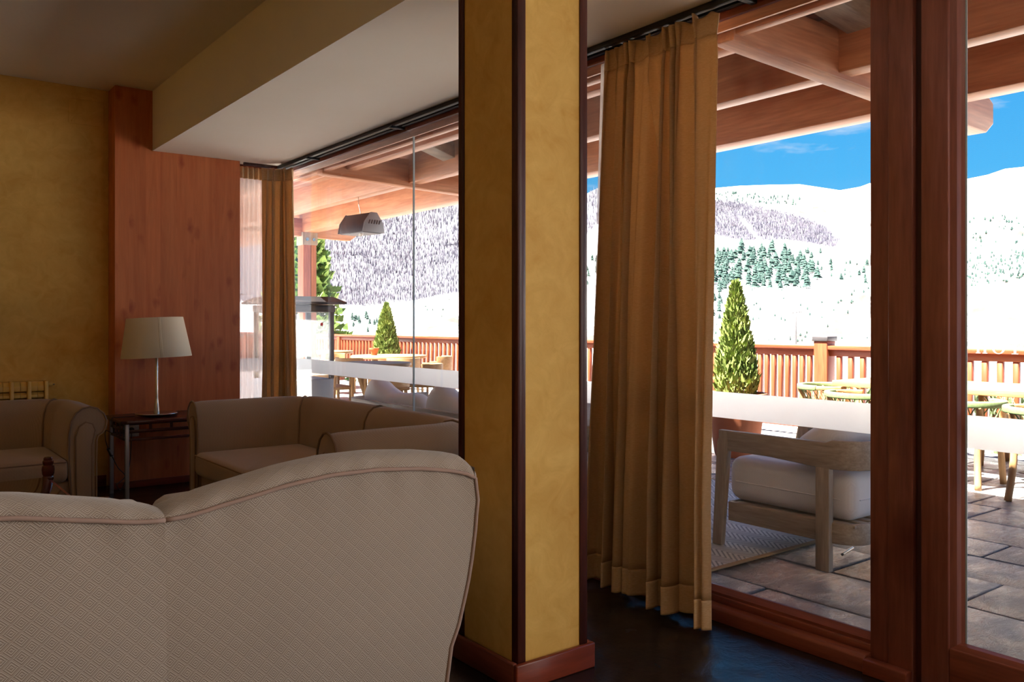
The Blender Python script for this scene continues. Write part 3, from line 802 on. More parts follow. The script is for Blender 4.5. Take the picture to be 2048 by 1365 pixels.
for sg in (1, -1):
    def fn(i, j):
        b = i / (NU - 1); h = j / (NV - 1)
        a0 = b * (XR - XM - 0.004)
        z = 0.06 + (zp(a0) - 0.06) * h
        a_ = b * xr(z)
        y = YS - 0.030 * math.sin(PI * min(1, h * 1.05)) * math.sin(PI * min(1, 0.12 + b * 0.88)) ** 0.6
        y += 0.0035 * math.sin(a_ * 42 + 1.2 * math.sin(a_ * 9)) * max(0, (h - 0.80) / 0.2) ** 1.5
        return (XM + sg * a_, y, z)
    MB().grid(fn, NU, NV).build('outside_back', MAT['key'], fs, smooth=True)
    # rolled top, one puffed piece each side of the middle seam
    def fr(i, j):
        b = i / (NU - 1); a_ = -0.006 + b * (XR - XM + 0.006)
        ph = -0.35 + (PI + 0.55) * j / 17
        e0 = min(1, max(0, a_ + 0.006) / 0.05) ; e1 = min(1, (XR - XM + 0.001 - a_) / 0.05)
        pf = (0.78 + 0.22 * math.sqrt(max(0, 1 - (1 - e0) ** 2))) * (0.55 + 0.45 * math.sqrt(max(0, 1 - (1 - e1) ** 2)))
        h = hr(a_) * pf; ry = 0.072
        y = YS + 0.004 + ry * (1 - math.cos(ph)) - 0.012 * math.sin(max(0, ph)) * (1 if ph < PI / 2 else 0)
        wr_ = 0.004 * math.sin(a_ * 55 + 2 * math.sin(a_ * 13)) * math.exp(-((ph - 0.4) / 0.7) ** 2)
        return (XM + sg * a_, y - wr_, zp(max(0, min(a_, XR - XM - 0.012))) + h * math.sin(ph) + (0.0 if ph >= 0 else 0.0))
    MB().grid(fr, NU, 18).build('back_roll', MAT['key'], fs, smooth=True)
    tp = [(XM + sg * a_, YS - 0.002, zp(a_)) for a_ in [0.0] + [k_ * (XR - XM - 0.02) / 40 for k_ in range(1, 41)]]
    sp_ = [(XM + sg * (p.x - XM), YS - 0.002, p.z) for p in side] + [(XM + sg * sX[0], YS - 0.002, 0.06)]
    MB().tube(tp + sp_, 0.0065, 8).build('piping', MAT['piping_pink'], fs, smooth=True)
    # outside of the arm: bulges out at the top, tucks in at the foot
    ztop = side[0].z + 0.035
    def fa(i, j):
        h = j / 19; z = 0.06 + (ztop - 0.06) * h; d = i / 15
        z2 = z if d < 0.18 else 0.06 + (min(ztop, 0.64 + (ztop - 0.64) * max(0, 1 - (d - 0.18) / 0.12)) - 0.06) * h
        bul = 0.020 * math.sin(PI * min(1, d / 0.12) / 2) * min(1, max(0, (z - 0.42) / 0.12))
        return (XM + sg * (xr(min(z, side[0].z)) + bul), YS + 0.002 + d * 0.90, z2)
    MB().grid(fa, 16, 20).build('outside_arm', MAT['key'], fs, smooth=True)
    xo, xn = xr(0.6) + 0.012, xr(0.6) - 0.20
    MB().rbox(*sorted((XM + sg * xn, XM + sg * xo)), YS + 0.17, YS + 0.90, 0.20, 0.655, 0.06).build('arm_roll', MAT['key'], fs, smooth=True)
    MB().rbox(*sorted((XM + sg * 0.006, XM + sg * (xn - 0.004))), YS + 0.20, YS + 0.93, 0.28, 0.45, 0.05, 0.02).build('seat_cushion', MAT['key'], fs, smooth=True)
    MB().rbox(*sorted((XM + sg * 0.002, XM + sg * (xn - 0.002))), YS + 0.03, YS + 0.22, 0.30, 0.83, 0.06, 0.01).build('inside_back', MAT['key'], fs, smooth=True)
    for y in (YS + 0.06, YS + 0.82):
        MB().lathe([(0.018, 0), (0.026, 0.062), (0.0, 0.064)], (XM + sg * (sX[0] - 0.08), y, 0), 12).build('foot', MAT['darkwood'], fs)
MB().box(XM - sX[0] + 0.01, XM + sX[0] - 0.01, YS + 0.01, YS + 0.88, 0.06, 0.30).build('base', MAT['key'], fs, bevel=0.01)

# ------------------------------------------------------------------ coffee table: glass top held between turned corner posts
ct = empty('coffee_table', (0, 0, 0), label='low coffee table with a glass top and dark turned corner finials', cat='coffee table')
cX, cY, cz = 0.772, 5.0, 0.497
tx0, ty0 = cX - 1.05, cY - 1.30
MB().box(tx0 + 0.01, cX - 0.01, ty0 + 0.01, cY - 0.01, cz - 0.01, cz).build('glass_top', MAT['table_glass'], ct, bevel=0.002)
fin = [(0.0, -0.02), (0.020, -0.02), (0.026, -0.012), (0.027, 0.0), (0.0235, 0.006), (0.029, 0.018), (0.031, 0.04), (0.029, 0.058), (0.022, 0.064), (0.026, 0.070), (0.027, 0.082), (0.021, 0.090), (0.0225, 0.096), (0.018, 0.104), (0.0, 0.107)]
for x in (tx0, cX):
    for y in (ty0, cY):
        pst = MB().box(x - 0.02, x + 0.02, y - 0.02, y + 0.02, 0.0, cz - 0.02).build('leg', MAT['darkwood'], ct, bevel=0.004)
        MB().lathe(fin, (x, y, cz - 0.0), 20).build('finial', MAT['finial'], ct, smooth=40)
for y in (ty0, cY): MB().box(tx0, cX, y - 0.014, y + 0.014, cz - 0.045, cz - 0.012).build('apron_rail', MAT['pine_dark'], ct, bevel=0.003)
for x in (tx0, cX): MB().box(x - 0.014, x + 0.014, ty0, cY, cz - 0.045, cz - 0.012).build('apron_rail', MAT['pine_dark'], ct, bevel=0.003)
MB().box(tx0, cX, ty0, cY, 0.14, 0.16).build('lower_shelf', MAT['darkwood'], ct, bevel=0.003)

# ------------------------------------------------------------------ side table with slatted apron
ST = 0.60
x0, x1, y0, y1 = 1.50, 2.14, 6.52, 7.02
stb = empty('side_table', (0, 0, 0), label='dark lacquered side table on silver legs against the pine wall', cat='side table')
ch = 0.035
MB().prism([(x0 - 0.03 + ch, y0 - 0.03), (x1 + 0.03 - ch, y0 - 0.03), (x1 + 0.03, y0 - 0.03 + ch), (x1 + 0.03, y1 + 0.03), (x0 - 0.03, y1 + 0.03), (x0 - 0.03, y0 - 0.03 + ch)], ST - 0.024, ST, 'z').build('table_top', MAT['darkwood'], stb, bevel=0.004)
for x in (x0, x1):
    for y in (y0, y1):
        MB().box(x, x + 0.026 * (1 if x == x0 else -1), y, y + 0.026 * (1 if y == y0 else -1), 0, ST - 0.024).build('leg', MAT['alu'], stb, bevel=0.002)
for z_ in (ST - 0.088, ST - 0.150):
    for y in (y0 + 0.004, y1 - 0.022):
        MB().box(x0 + 0.012, x1 - 0.012, y, y + 0.018, z_, z_ + 0.018).build('rail', MAT['darkwood'], stb, bevel=0.002)
    for x in (x0 + 0.004, x1 - 0.022):
        MB().box(x, x + 0.018, y0 + 0.026, y1 - 0.026, z_, z_ + 0.018).build('rail', MAT['darkwood'], stb, bevel=0.002)
for f in (0.26, 0.49, 0.72):
    for y in (y0 + 0.006, y1 - 0.020):
        MB().box(x0 + (x1 - x0) * f, x0 + (x1 - x0) * f + 0.018, y, y + 0.014, ST - 0.07, ST - 0.024).build('spindle', MAT['darkwood'], stb)
for f in (0.2, 0.4, 0.6, 0.8):
    for x in (x0 + 0.006, x1 - 0.020):
        MB().box(x, x + 0.014, y0 + (y1 - y0) * f, y0 + (y1 - y0) * f + 0.016, ST - 0.132, ST - 0.024).build('spindle', MAT['darkwood'], stb)

# ------------------------------------------------------------------ table lamp
lx, ly = 1.772, 6.74
lp = empty('table_lamp', (lx, ly, ST), label='steel stick table lamp with a tilted parchment shade on the side table', cat='lamp')
MB().lathe([(0.0, 0.0), (0.08, 0.0), (0.135, 0.010), (0.152, 0.022), (0.150, 0.026), (0.10, 0.021), (0.03, 0.018), (0.0, 0.018)], n=40).build('base', MAT['steel'], lp, smooth=40)
MB().lathe([(0.021, 0.016), (0.021, 0.03), (0.014, 0.10), (0.011, 0.13), (0.0, 0.131)], n=20).build('collar', MAT['steel'], lp, smooth=40)
MB().lathe([(0.0105, 0.12), (0.0105, 0.46), (0.006, 0.47), (0.006, 0.60), (0, 0.601)], n=16).build('stem', MAT['steel'], lp, smooth=40)
shd = MB().lathe([(0.250, 0.0), (0.2515, 0.004), (0.2015, 0.296), (0.200, 0.30), (0.1985, 0.296), (0.2485, 0.004), (0.250, 0.0)], n=64).build('shade', MAT['shade'], lp, smooth=40)
shd.location = (0, 0, 0.445); shd.rotation_euler = (0, R(-2.6), R(-37))
# overlapping seam of the shade
a0 = R(-62)
def sfn(i, j):
    an = a0 + R(5) * i / 5; r_ = 0.2521 + (0.2021 - 0.2521) * j / 3
    return (r_ * math.cos(an), r_ * math.sin(an), 0.002 + 0.296 * j / 3)
sheet('seam_overlap', sfn, 6, 4, MAT['shade'], shd, 0.0012)
for k in range(3):
    an = k * 2 * PI / 3
    MB().tube([(0, 0, 0.285), (0.199 * math.cos(an), 0.199 * math.sin(an), 0.285)], 0.0025, 6).build('spider_arm', MAT['steel'], shd)
MB().lathe([(0.012, 0.0), (0.03, 0.04), (0.032, 0.06), (0.02, 0.085), (0, 0.092)], n=16).build('bulb', MAT['white'], lp, smooth=True, loc=(0, 0, 0.56))

# socket, plug, lamp flex with its switch
so = empty('wall_socket', (0, 0, 0), label='white double wall socket on the pine wall behind the side table', cat='socket')
a, b = onY(257, 847, YW - 0.01), onY(278, 873, YW - 0.01)
MB().box(a.x, b.x, YW - 0.012, YW, b.z, a.z).build('plate', MAT['white'], so, bevel=0.004)
MB().tube([((a.x + b.x) / 2, YW - 0.013, (a.z + b.z) / 2), ((a.x + b.x) / 2, YW - 0.010, (a.z + b.z) / 2)], 0.024, 20).build('inset_ring', MAT['white'], so)
pl = onY(264, 861, YW - 0.04)
fx = empty('lamp_flex', (0, 0, 0), label='black lamp cable with inline switch and plug hanging by the side table', cat='cable')
MB().lathe([(0.0, 0), (0.020, 0.0), (0.022, 0.012), (0.016, 0.034), (0.0, 0.036)], n=16).build('plug', MAT['cord'], fx, smooth=40, loc=(pl.x, YW - 0.014, pl.z))
fx.children[0].rotation_euler = (PI / 2, 0, 0)
def spline(pts, n=12):
    pts = [Vector(p) for p in pts]; out = []
    for i in range(len(pts) - 1):
        p0, p1, p2, p3 = pts[max(i - 1, 0)], pts[i], pts[i + 1], pts[min(i + 2, len(pts) - 1)]
        for k in range(n):
            t_ = k / n
            out.append(0.5 * ((2 * p1) + (-p0 + p2) * t_ + (2 * p0 - 5 * p1 + 4 * p2 - p3) * t_ * t_ + (-p0 + 3 * p1 - 3 * p2 + p3) * t_ ** 3))
    out.append(pts[-1]); return out
MB().tube(spline([(pl.x, YW - 0.045, pl.z - 0.015), (pl.x - 0.005, YW - 0.05, 0.45), (pl.x - 0.05, 6.98, 0.20), (1.56, 6.90, 0.045), (1.50, 6.80, 0.10)]), 0.0032, 6).build('lower_flex', MAT['cord'], fx, smooth=True)
sw0, sw1 = P(216, 897, 6.25), P(224, 913, 6.25)
MB().bar(sw0, sw1, 0.024, 0.018).build('inline_switch', MAT['cord'], fx, bevel=0.004)
mid = sw0.lerp(sw1, 0.5)
MB().bar(sw0.lerp(sw1, 0.15) + Vector((0.004, -0.012, 0)), sw0.lerp(sw1, 0.85) + Vector((0.004, -0.012, 0)), 0.014, 0.008).build('switch_cover', MAT['alu'], fx, bevel=0.002)
MB().tube(spline([sw1, P(236, 936, 6.3), P(250, 953, 6.4), (1.50, 6.80, 0.10)]), 0.0032, 6).build('lower_flex', MAT['cord'], fx, smooth=True)
MB().tube(spline([sw0, P(211, 880, 6.28), P(212, 862, 6.4), (1.462, 6.72, 0.50), (1.462, 6.76, 0.60), (1.50, 6.76, 0.6045), (1.62, 6.76, 0.6045)]), 0.0032, 6).build('upper_flex', MAT['cord'], fx, smooth=True)

# ------------------------------------------------------------------ cast radiator on the ochre wall
ra = empty('radiator', (0, 0, 0), label='ochre painted column radiator under the far wall behind the sofa', cat='radiator')
xe = onY(97, 780, 7.27).x; zt = onY(60, 763, 7.27).z
n_sec = 14; pitch = 0.1135
for i in range(n_sec):
    xa = xe - 0.004 - i * pitch
    MB().box(xa - 0.026, xa, 7.24, 7.345, 0.16, zt).build('section_fin', MAT['radiator'], ra, bevel=0.006)
    if i == n_sec - 1: continue
    for h0, h1 in ((zt - 0.075, zt - 0.006), (zt - 0.125, zt - 0.085), (0.20, zt - 0.135)):
        for q in (0, 1):
            x_b = xa - 0.027 - q * 0.0435
            MB().prism([(7.262, h0), (7.262, h0 + (h1 - h0) * 0.55), (7.285, h1), (7.335, h1), (7.335, h0)], x_b - 0.0415, x_b, 'x').build('louvre', MAT['radiator'], ra, bevel=0.002)
MB().tube([(xe - 0.02, 7.292, zt - 0.03), (xe + 0.03, 7.292, zt - 0.03)], 0.016, 14).build('end_plug', MAT['radiator'], ra, smooth=40)
MB().tube([(xe + 0.03, 7.292, zt - 0.03), (xe + 0.045, 7.292, zt - 0.03)], 0.006, 10).build('bleed_valve', MAT['steel'], ra)
MB().box(xe - n_sec * pitch + 0.05, xe - 0.05, 7.345, YB - 0.012, 0.3, 0.34).build('wall_bracket', MAT['radiator_in'], ra)

# ================================================================== the terrace
XR_ = 8.80                                    # railing line
structure(MB().box(2.99, 9.0, -4.0, 30.0, -0.22, -0.022), 'floor_terrace', MAT['grout'])
deck = bpy.data.objects['floor_terrace']
sr = random.Random(21)
slab_mesh = {}
def slab(x0, x1, y0, y1):
    z = -0.022 + 0.018 + sr.uniform(0, 0.006)
    j = lambda: sr.uniform(-0.012, 0.012)
    g = 0.003
    c = [(x0 + g + abs(j()) * 0.4, y0 + g + abs(j())), (x1 - g - abs(j()) * 0.4, y0 + g + abs(j())), (x1 - g - abs(j()) * 0.4, y1 - g - abs(j())), (x0 + g + abs(j()) * 0.4, y1 - g - abs(j()))]
    cx, cy = (x0 + x1) / 2, (y0 + y1) / 2
    o = MB().prism([(p[0] - cx, p[1] - cy) for p in c], -0.024 - z, 0.0, 'z').build('slab', MAT['slate_out'], deck, bevel=0.004, seg=1, loc=(cx, cy, z))
    o.rotation_euler = (sr.uniform(-0.003, 0.003), sr.uniform(-0.003, 0.003), 0)
x = 3.16
rows = []
while x < 8.7:
    wd = sr.uniform(0.34, 0.56)
    x2 = x + wd if x + wd < 8.45 else 8.72
    rows.append((x, x2)); x = x2
for (xa, xb) in rows:
    y = -0.6 - sr.random() * 0.5
    ymax = 8.5 if xa < 6 else 13.5
    while y < ymax:
        ln = sr.uniform(0.45, 1.15)
        slab(xa, xb, y, y + ln); y += ln
structure(MB().box(3.16, 8.72, 13.6, 30.0, -0.022, -0.002), 'floor_terrace_far', MAT['slate_out'])

# ------------------------------------------------------------------ porch roof
def beam(name, a, b, wd, hg, m, kind='structure', bevel=0.006, parent=None):
    o = MB().bar(a, b, wd, hg).build(name, MAT[m], parent, bevel=bevel)
    if parent is None: o['kind'] = kind
    return o
SL = -0.02                                    # fall of the rafters per metre
def zr(x_): return 2.60 + 1.5 * SL * (x_ - 3.1)    # underside of the rafters
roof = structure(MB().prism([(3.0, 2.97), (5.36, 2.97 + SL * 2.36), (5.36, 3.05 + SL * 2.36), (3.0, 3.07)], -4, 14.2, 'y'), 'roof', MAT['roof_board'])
for i in range(11):
    xa = 3.16 + i * 0.2
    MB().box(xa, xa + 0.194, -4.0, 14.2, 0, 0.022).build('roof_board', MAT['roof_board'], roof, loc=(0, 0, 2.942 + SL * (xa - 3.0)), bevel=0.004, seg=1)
# beams along the house: outer plate, inner beam, purlin at the wall
XB = 5.05
beam('roof_beam', (XB, -4.0, 2.60 + 0.13), (XB, 14.2, 2.60 + 0.13), 0.20, 0.26, 'beam_y')
beam('roof_beam', (4.07, -4.0, 2.60 + 0.15), (4.07, 14.2, 2.60 + 0.15), 0.13, 0.30, 'beam_y')
for ya_, yb_ in ((2.57, 6.785), (6.915, 11.335)):
    beam('roof_purlin', (3.42, ya_, 2.655 + 0.08), (3.42, yb_, 2.655 + 0.08), 0.10, 0.16, 'beam_y')
beam('roof_purlin', (3.19, -4.0, 2.625 + 0.05), (3.19, 14.2, 2.625 + 0.05), 0.06, 0.10, 'beam_y')
# rafters across, with shaped tails beyond the plate
for y in (-1.85, 2.505, 6.85, 11.40):
    xa, xb = 3.15, 5.70
    o = MB().prism([(xa, zr(xa)), (xb, zr(xb)), (xb + 0.10, zr(xb) + 0.07), (xb + 0.10, zr(xb) + 0.20), (xb, zr(xb) + 0.25), (xa, zr(xa) + 0.25)], y - 0.06, y + 0.06, 'y').build('rafter', MAT['beam_x'], None, bevel=0.008)
    o['kind'] = 'structure'
for a_, b_ in ((P(1625, -30, 3.95), P(1840, 110, 4.75)), (P(790, 250, 6.5), P(945, 328, 7.7))):
    beam('roof_brace', a_, b_, 0.16, 0.13, 'greyteak_x')
# porch post with its bolted cap plate
def post(y, lab):
    o = MB().box(XB - 0.10, XB + 0.10, y - 0.10, y + 0.10, 0, 2.60).build('porch_post', MAT['post'], None, bevel=0.008)
    tag(o, lab, 'post')
    MB().box(XB - 0.112, XB + 0.112, y - 0.112, y + 0.112, 2.42, 2.60).build('cap_plate', MAT['greyteak_z'], o, bevel=0.003)
    for dx in (-0.05, 0.05):
        MB().tube([(XB + dx, y - 0.125, 2.50), (XB + dx, y - 0.111, 2.50)], 0.024, 12).build('bolt', MAT['steel'], o)
    MB().box(XB + 0.01, XB + 0.018, y - 0.1006, y - 0.0995, 0.0, 2.42).build('split_joint', MAT['strip'], o)
    return o
post(11.40, 'square timber porch post with bolted cap behind the glass heater')

# infrared lantern hung from the porch beam
hl = empty('hanging_heater', P(722, 468, 8.70), R(10), 'dark grey wedge shaped heat lamp hung from the porch beam', 'heat lamp')
hp = [(-0.19, 0.0), (0.19, 0.0), (0.16, 0.10), (0.055, 0.20), (-0.055, 0.20), (-0.16, 0.10)]
MB().prism([(a_ * 0.72, b_) for a_, b_ in hp], -0.20, 0.20, 'y').build('housing', MAT['darkgrey'], hl, bevel=0.006)
for s_ in (-1, 1):
    MB().prism([(a_ * 0.74, b_ * 1.02) for a_, b_ in hp], s_ * 0.202, s_ * 0.212, 'y').build('end_plate', MAT['grey_panel'], hl, bevel=0.002)
    for k in range(5):
        MB().bar((-0.065 + k * 0.032, s_ * 0.2135, 0.085), (-0.05 + k * 0.032, s_ * 0.2135, 0.125), 0.012, 0.004, (0, 1, 0)).build('louvre', MAT['black'], hl)
MB().box(-0.115, 0.115, -0.18, 0.18, -0.006, 0.0).build('lens', MAT['grey_panel'], hl)
for k in range(4):
    MB().lathe([(0.0, -0.018), (0.020, -0.012), (0.024, -0.006), (0.0, -0.0055)], (-0.06 + 0.04 * k, -0.08 + 0.055 * k, 0), 14).build('bulb', MAT['lens'], hl, smooth=True)
MB().tube([(0, 0, 0.20), (-0.03, 0.0, 0.30), (-0.035, 0, 0.42)], 0.004, 6).build('hanging_cable', MAT['steel'], hl)

# ------------------------------------------------------------------ railing
rl = empty('railing', (XR_, 0, 0), label='red stained timber balustrade along the edge of the terrace', cat='railing')
NY = 5.55
MB().box(-0.075, 0.075, NY + 0.08, 29.5, 1.005, 1.055).build('handrail', MAT['rail_y'], rl, bevel=0.01)
MB().box(-0.035, 0.035, NY + 0.08, 29.5, 0.93, 1.005).build('top_rail', MAT['rail_y'], rl, bevel=0.005)
MB().box(-0.035, 0.035, NY + 0.08, 29.5, 0.08, 0.15).build('bottom_rail', MAT['rail_y'], rl, bevel=0.005)
MB().box(-0.075, 0.075, -3.5, NY - 0.08, 1.0, 1.05).build('handrail', MAT['rail_y'], rl, bevel=0.01)
MB().box(-0.035, 0.035, -3.5, NY - 0.08, 0.93, 1.0).build('top_rail', MAT['rail_y'], rl, bevel=0.005)
MB().box(-0.035, 0.035, -3.5, NY - 0.08, 0.08, 0.15).build('bottom_rail', MAT['rail_y'], rl, bevel=0.005)
nw = MB().box(-0.085, 0.085, NY - 0.085, NY + 0.085, 0, 1.10).build('newel_post', MAT['rail'], rl, bevel=0.006)
MB().box(-0.10, 0.10, NY - 0.10, NY + 0.10, 1.10, 1.155).build('newel_cap', MAT['darkgrey'], nw, bevel=0.006)
bal = MB().box(-0.03, 0.03, -0.027, 0.027, 0.15, 0.93).build('baluster', MAT['rail'], rl, bevel=0.004, seg=1, loc=(0, NY - 0.19, 0))
ys = [NY - 0.19 - 0.143 * k for k in range(1, 32)]
y = NY + 0.19
while y < 6.75: ys.append(y); y += 0.098
while y < 28.5: ys.append(y); y += 0.15
for y in ys:
    c = bal.copy(); COL.objects.link(c); c.parent = rl; c.location = (0, y, 0)
for y in (12.0, 18.0, 24.0, 29.45):
    MB().box(-0.07, 0.07, y - 0.07, y + 0.07, 0, 1.0).build('rail_post', MAT['rail'], rl, bevel=0.005)

# ------------------------------------------------------------------ lounge armchair: flat band bent round the back
def ribbon(pts2, z0, z1, th):
    """a flat board bent along a plan polyline"""
    m = MB(); n = len(pts2); vs_ = []
    P2 = [Vector(p) for p in pts2]
    for i, p in enumerate(P2):
        t_ = (P2[min(i + 1, n - 1)] - P2[max(i - 1, 0)]).normalized(); nn = Vector((t_.y, -t_.x)) * th / 2
        za = z0[i] if isinstance(z0, list) else z0; zb = z1[i] if isinstance(z1, list) else z1
        vs_ += [(*(p + nn), za), (*(p - nn), za), (*(p - nn), zb), (*(p + nn), zb)]
    fs_ = [(0, 1, 2, 3), tuple((n - 1) * 4 + k for k in (3, 2, 1, 0))]
    for i in range(n - 1):
        for k in range(4):
            l_ = (k + 1) % 4
            fs_.append((i * 4 + k, i * 4 + l_, (i + 1) * 4 + l_, (i + 1) * 4 + k))
    return m.add(vs_, fs_)
def upath(w_, d_, r_, inset=0.0, front=None):
    """plan path: left arm front -> back -> right arm front; back at y = 0, front at y = d"""
    a_ = inset; pts = [(a_, d_ if front is None else front)]
    pts += [(a_, d_ * 0.6), (a_, r_ + a_)]
    for k in range(1, 9):
        an = PI + PI / 2 * k / 8; pts.append((a_ + r_ + r_ * math.cos(an), a_ + r_ + r_ * math.sin(an)))
    pts += [(w_ / 2, a_)]
    for k in range(0, 9):
        an = 1.5 * PI + PI / 2 * k / 8; pts.append((w_ - a_ - r_ + r_ * math.cos(an), a_ + r_ + r_ * math.sin(an)))
    pts += [(w_ - a_, d_ * 0.6), (w_ - a_, d_ if front is None else front)]
    return pts
def lounge_chair(label, loc, rz=0.0):
    W, D = 0.80, 0.86
    root = empty('lounge_chair', loc, rz, label, 'armchair', 'lounge chairs on the terrace')
    pth = upath(W, D, 0.17)
    zt_ = [0.672] * 3 + [0.687] * (len(pth) - 6) + [0.672] * 3
    zb_ = [0.555] * 2 + [0.535] * (len(pth) - 4) + [0.555] * 2
    ribbon(pth, zb_, zt_, 0.036).build('arm_band', MAT['greyteak_y'], root, bevel=0.006)
    for x_ in (0.0, W):
        s_ = 1 if x_ == 0 else -1
        MB().box(x_ - 0.020, x_ + 0.020, 0.145, 0.225, 0.0, 0.54).build('rear_leg', MAT['greyteak_z'], root, bevel=0.004)
        MB().prism([(D - 0.02, 0.0), (D + 0.045, 0.0), (D + 0.010, 0.60), (D - 0.02, 0.665), (D - 0.06, 0.672), (D - 0.07, 0.60)], x_ - 0.019, x_ + 0.019, 'x').build('front_leg', MAT['greyteak_z'], root, bevel=0.004)
    ribbon(upath(W, D - 0.05, 0.13, 0.022), 0.148, 0.258, 0.028).build('seat_frame', MAT['greyteak_y'], root, bevel=0.005)
    MB().box(0.03, W - 0.03, D - 0.07, D - 0.04, 0.148, 0.258).build('front_rail', MAT['greyteak_x'], root, bevel=0.005)
    for k in range(9):
        x_ = 0.07 + k * (W - 0.14) / 8
        MB().box(x_ - 0.022, x_ + 0.022, 0.04, D - 0.06, 0.236, 0.254).build('seat_slat', MAT['greyteak_y'], root, bevel=0.003)
    sc_ = MB().rbox(0.045, W - 0.045, 0.05, D - 0.01, 0.260, 0.515, 0.07, 0.015).build('seat_cushion', MAT['canvas'], root, smooth=True)
    MB().tube([(0.11, 0.048, 0.375), (W - 0.11, 0.048, 0.375)], 0.003, 6).build('seam', MAT['canvas'], sc_)
    MB().tube([(0.043, 0.12, 0.375), (0.043, D - 0.08, 0.375)], 0.003, 6).build('seam', MAT['canvas'], sc_)
    # plump back pillow with gathered creases
    m = MB()
    def fn(i, j):
        a_ = 2 * PI * i / 48; b_ = -PI / 2 + PI * j / 16
        ca, sa, cb, sb = math.cos(a_), math.sin(a_), math.cos(b_), math.sin(b_)
        f = lambda q, e_: math.copysign(abs(q) ** e_, q)
        x_ = 0.355 * f(ca, 0.5) * f(cb, 0.6); a2 = 0.21 * f(sa, 0.7) * f(cb, 0.6); n2 = 0.115 * f(sb, 0.8)
        n2 += 0.008 * math.sin(x_ * 34 + 9 * a2) * max(0, sa)
        return (W / 2 + x_, 0.285 - 0.80 * a2 + 0.52 * n2, 0.645 + 0.52 * a2 + 0.80 * n2)
    m.grid(fn, 48, 17, True).build('back_pillow', MAT['canvas'], root, smooth=True)
    return root
lounge_chair('grey teak lounge chair with off-white cushions on the terrace beside the rug edge', (3.985, 2.33, 0.010))
lounge_chair('grey teak lounge chair with off-white cushions half hidden behind the ochre column', (3.34, 3.62, 0.012), R(4))

# herringbone rug
rg = empty('rug', (4.55, 4.28, 0), 0, 'pale herringbone outdoor rug with a jute edge under the lounge chair', 'rug')
MB().grid(lambda i, j: (-1.05 + 2.1 * i / 20, -1.38 + 2.7 * j / 20, 0.008 + 0.001 * math.sin(i * 1.7 + j)), 21, 21).build('weave', MAT['rug'], rg, smooth=True)
edge = [(-1.06, -1.39, 0.006), (1.06, -1.39, 0.006), (1.06, 1.33, 0.006), (-1.06, 1.33, 0.006)]
for a_, b_ in zip(edge, edge[1:] + edge[:1]):
    MB().bar(a_, b_, 0.03, 0.012).build('binding', MAT['rug_edge'], rg, bevel=0.004)
st = onY(1612, 1112, 2.83)
o = MB().tube([(4.33, 2.62, 0.014), (4.50, 2.66, 0.014)], 0.009, 10).build('metal_pin', MAT['steel'], None, smooth=40)
tag(o, 'short metal rod lying on the slate by the rug', 'rod')

# ------------------------------------------------------------------ outdoor sofa under the left panes, its back to the glass
os_ = empty('outdoor_sofa', (3.42, 4.72, 0.012), 0, 'grey teak outdoor sofa with blue-white cushions backing on to the glazing', 'sofa')
pth = [(0.84, 2.16)] + [(0.2, 2.16)] + [(0.17 + 0.17 * math.cos(PI / 2 + PI / 2 * k / 6), 1.99 + 0.17 * math.sin(PI / 2 + PI / 2 * k / 6)) for k in range(7)] + [(0, 1.0)] + \
      [(0.17 + 0.17 * math.cos(PI + PI / 2 * k / 6), 0.17 + 0.17 * math.sin(PI + PI / 2 * k / 6)) for k in range(7)] + [(0.2, 0), (0.84, 0)]
ribbon(pth, 0.50, 0.64, 0.034).build('arm_band', MAT['greyteak_y'], os_, bevel=0.006)
MB().box(0.03, 0.82, 0.03, 2.13, 0.16, 0.25).build('seat_frame', MAT['greyteak_y'], os_, bevel=0.01)
for x_ in (0.10, 0.80):
    for y_ in (0.0, 2.16):
        MB().box(x_ - 0.035, x_ + 0.035, y_ - 0.018, y_ + 0.018, 0, 0.52).build('leg', MAT['greyteak_z'], os_, bevel=0.004)
for k in range(2):
    MB().rbox(0.05, 0.86, 0.05 + k * 1.035, 1.07 + k * 1.035, 0.25, 0.46, 0.07, 0.02).build('seat_cushion', MAT['canvas'], os_, smooth=True)
    def fn(i, j):
        a_ = 2 * PI * i / 56; b_ = -PI / 2 + PI * j / 16
        f = lambda q, e_: math.copysign(abs(q) ** e_, q)
        y_ = 0.50 * f(math.cos(a_), 0.5) * f(math.cos(b_), 0.5); z_ = 0.20 * f(math.sin(a_), 0.6) * f(math.cos(b_), 0.6); x_ = 0.12 * f(math.sin(b_), 0.8)
        if z_ > 0:
            q = y_ / 0.5
            z_ *= 0.80 + 0.55 * math.exp(-((q - 0.62) / 0.34) ** 2) - 0.10 * math.exp(-((q + 0.05) / 0.4) ** 2) + 0.05 * math.exp(-((q + 0.7) / 0.3) ** 2)
        return (0.20 + x_ - 0.08 * z_, 0.56 + k * 1.035 + y_, 0.56 + z_)
    MB().grid(fn, 56, 17, True).build('back_cushion', MAT['canvas'], os_, smooth=True)

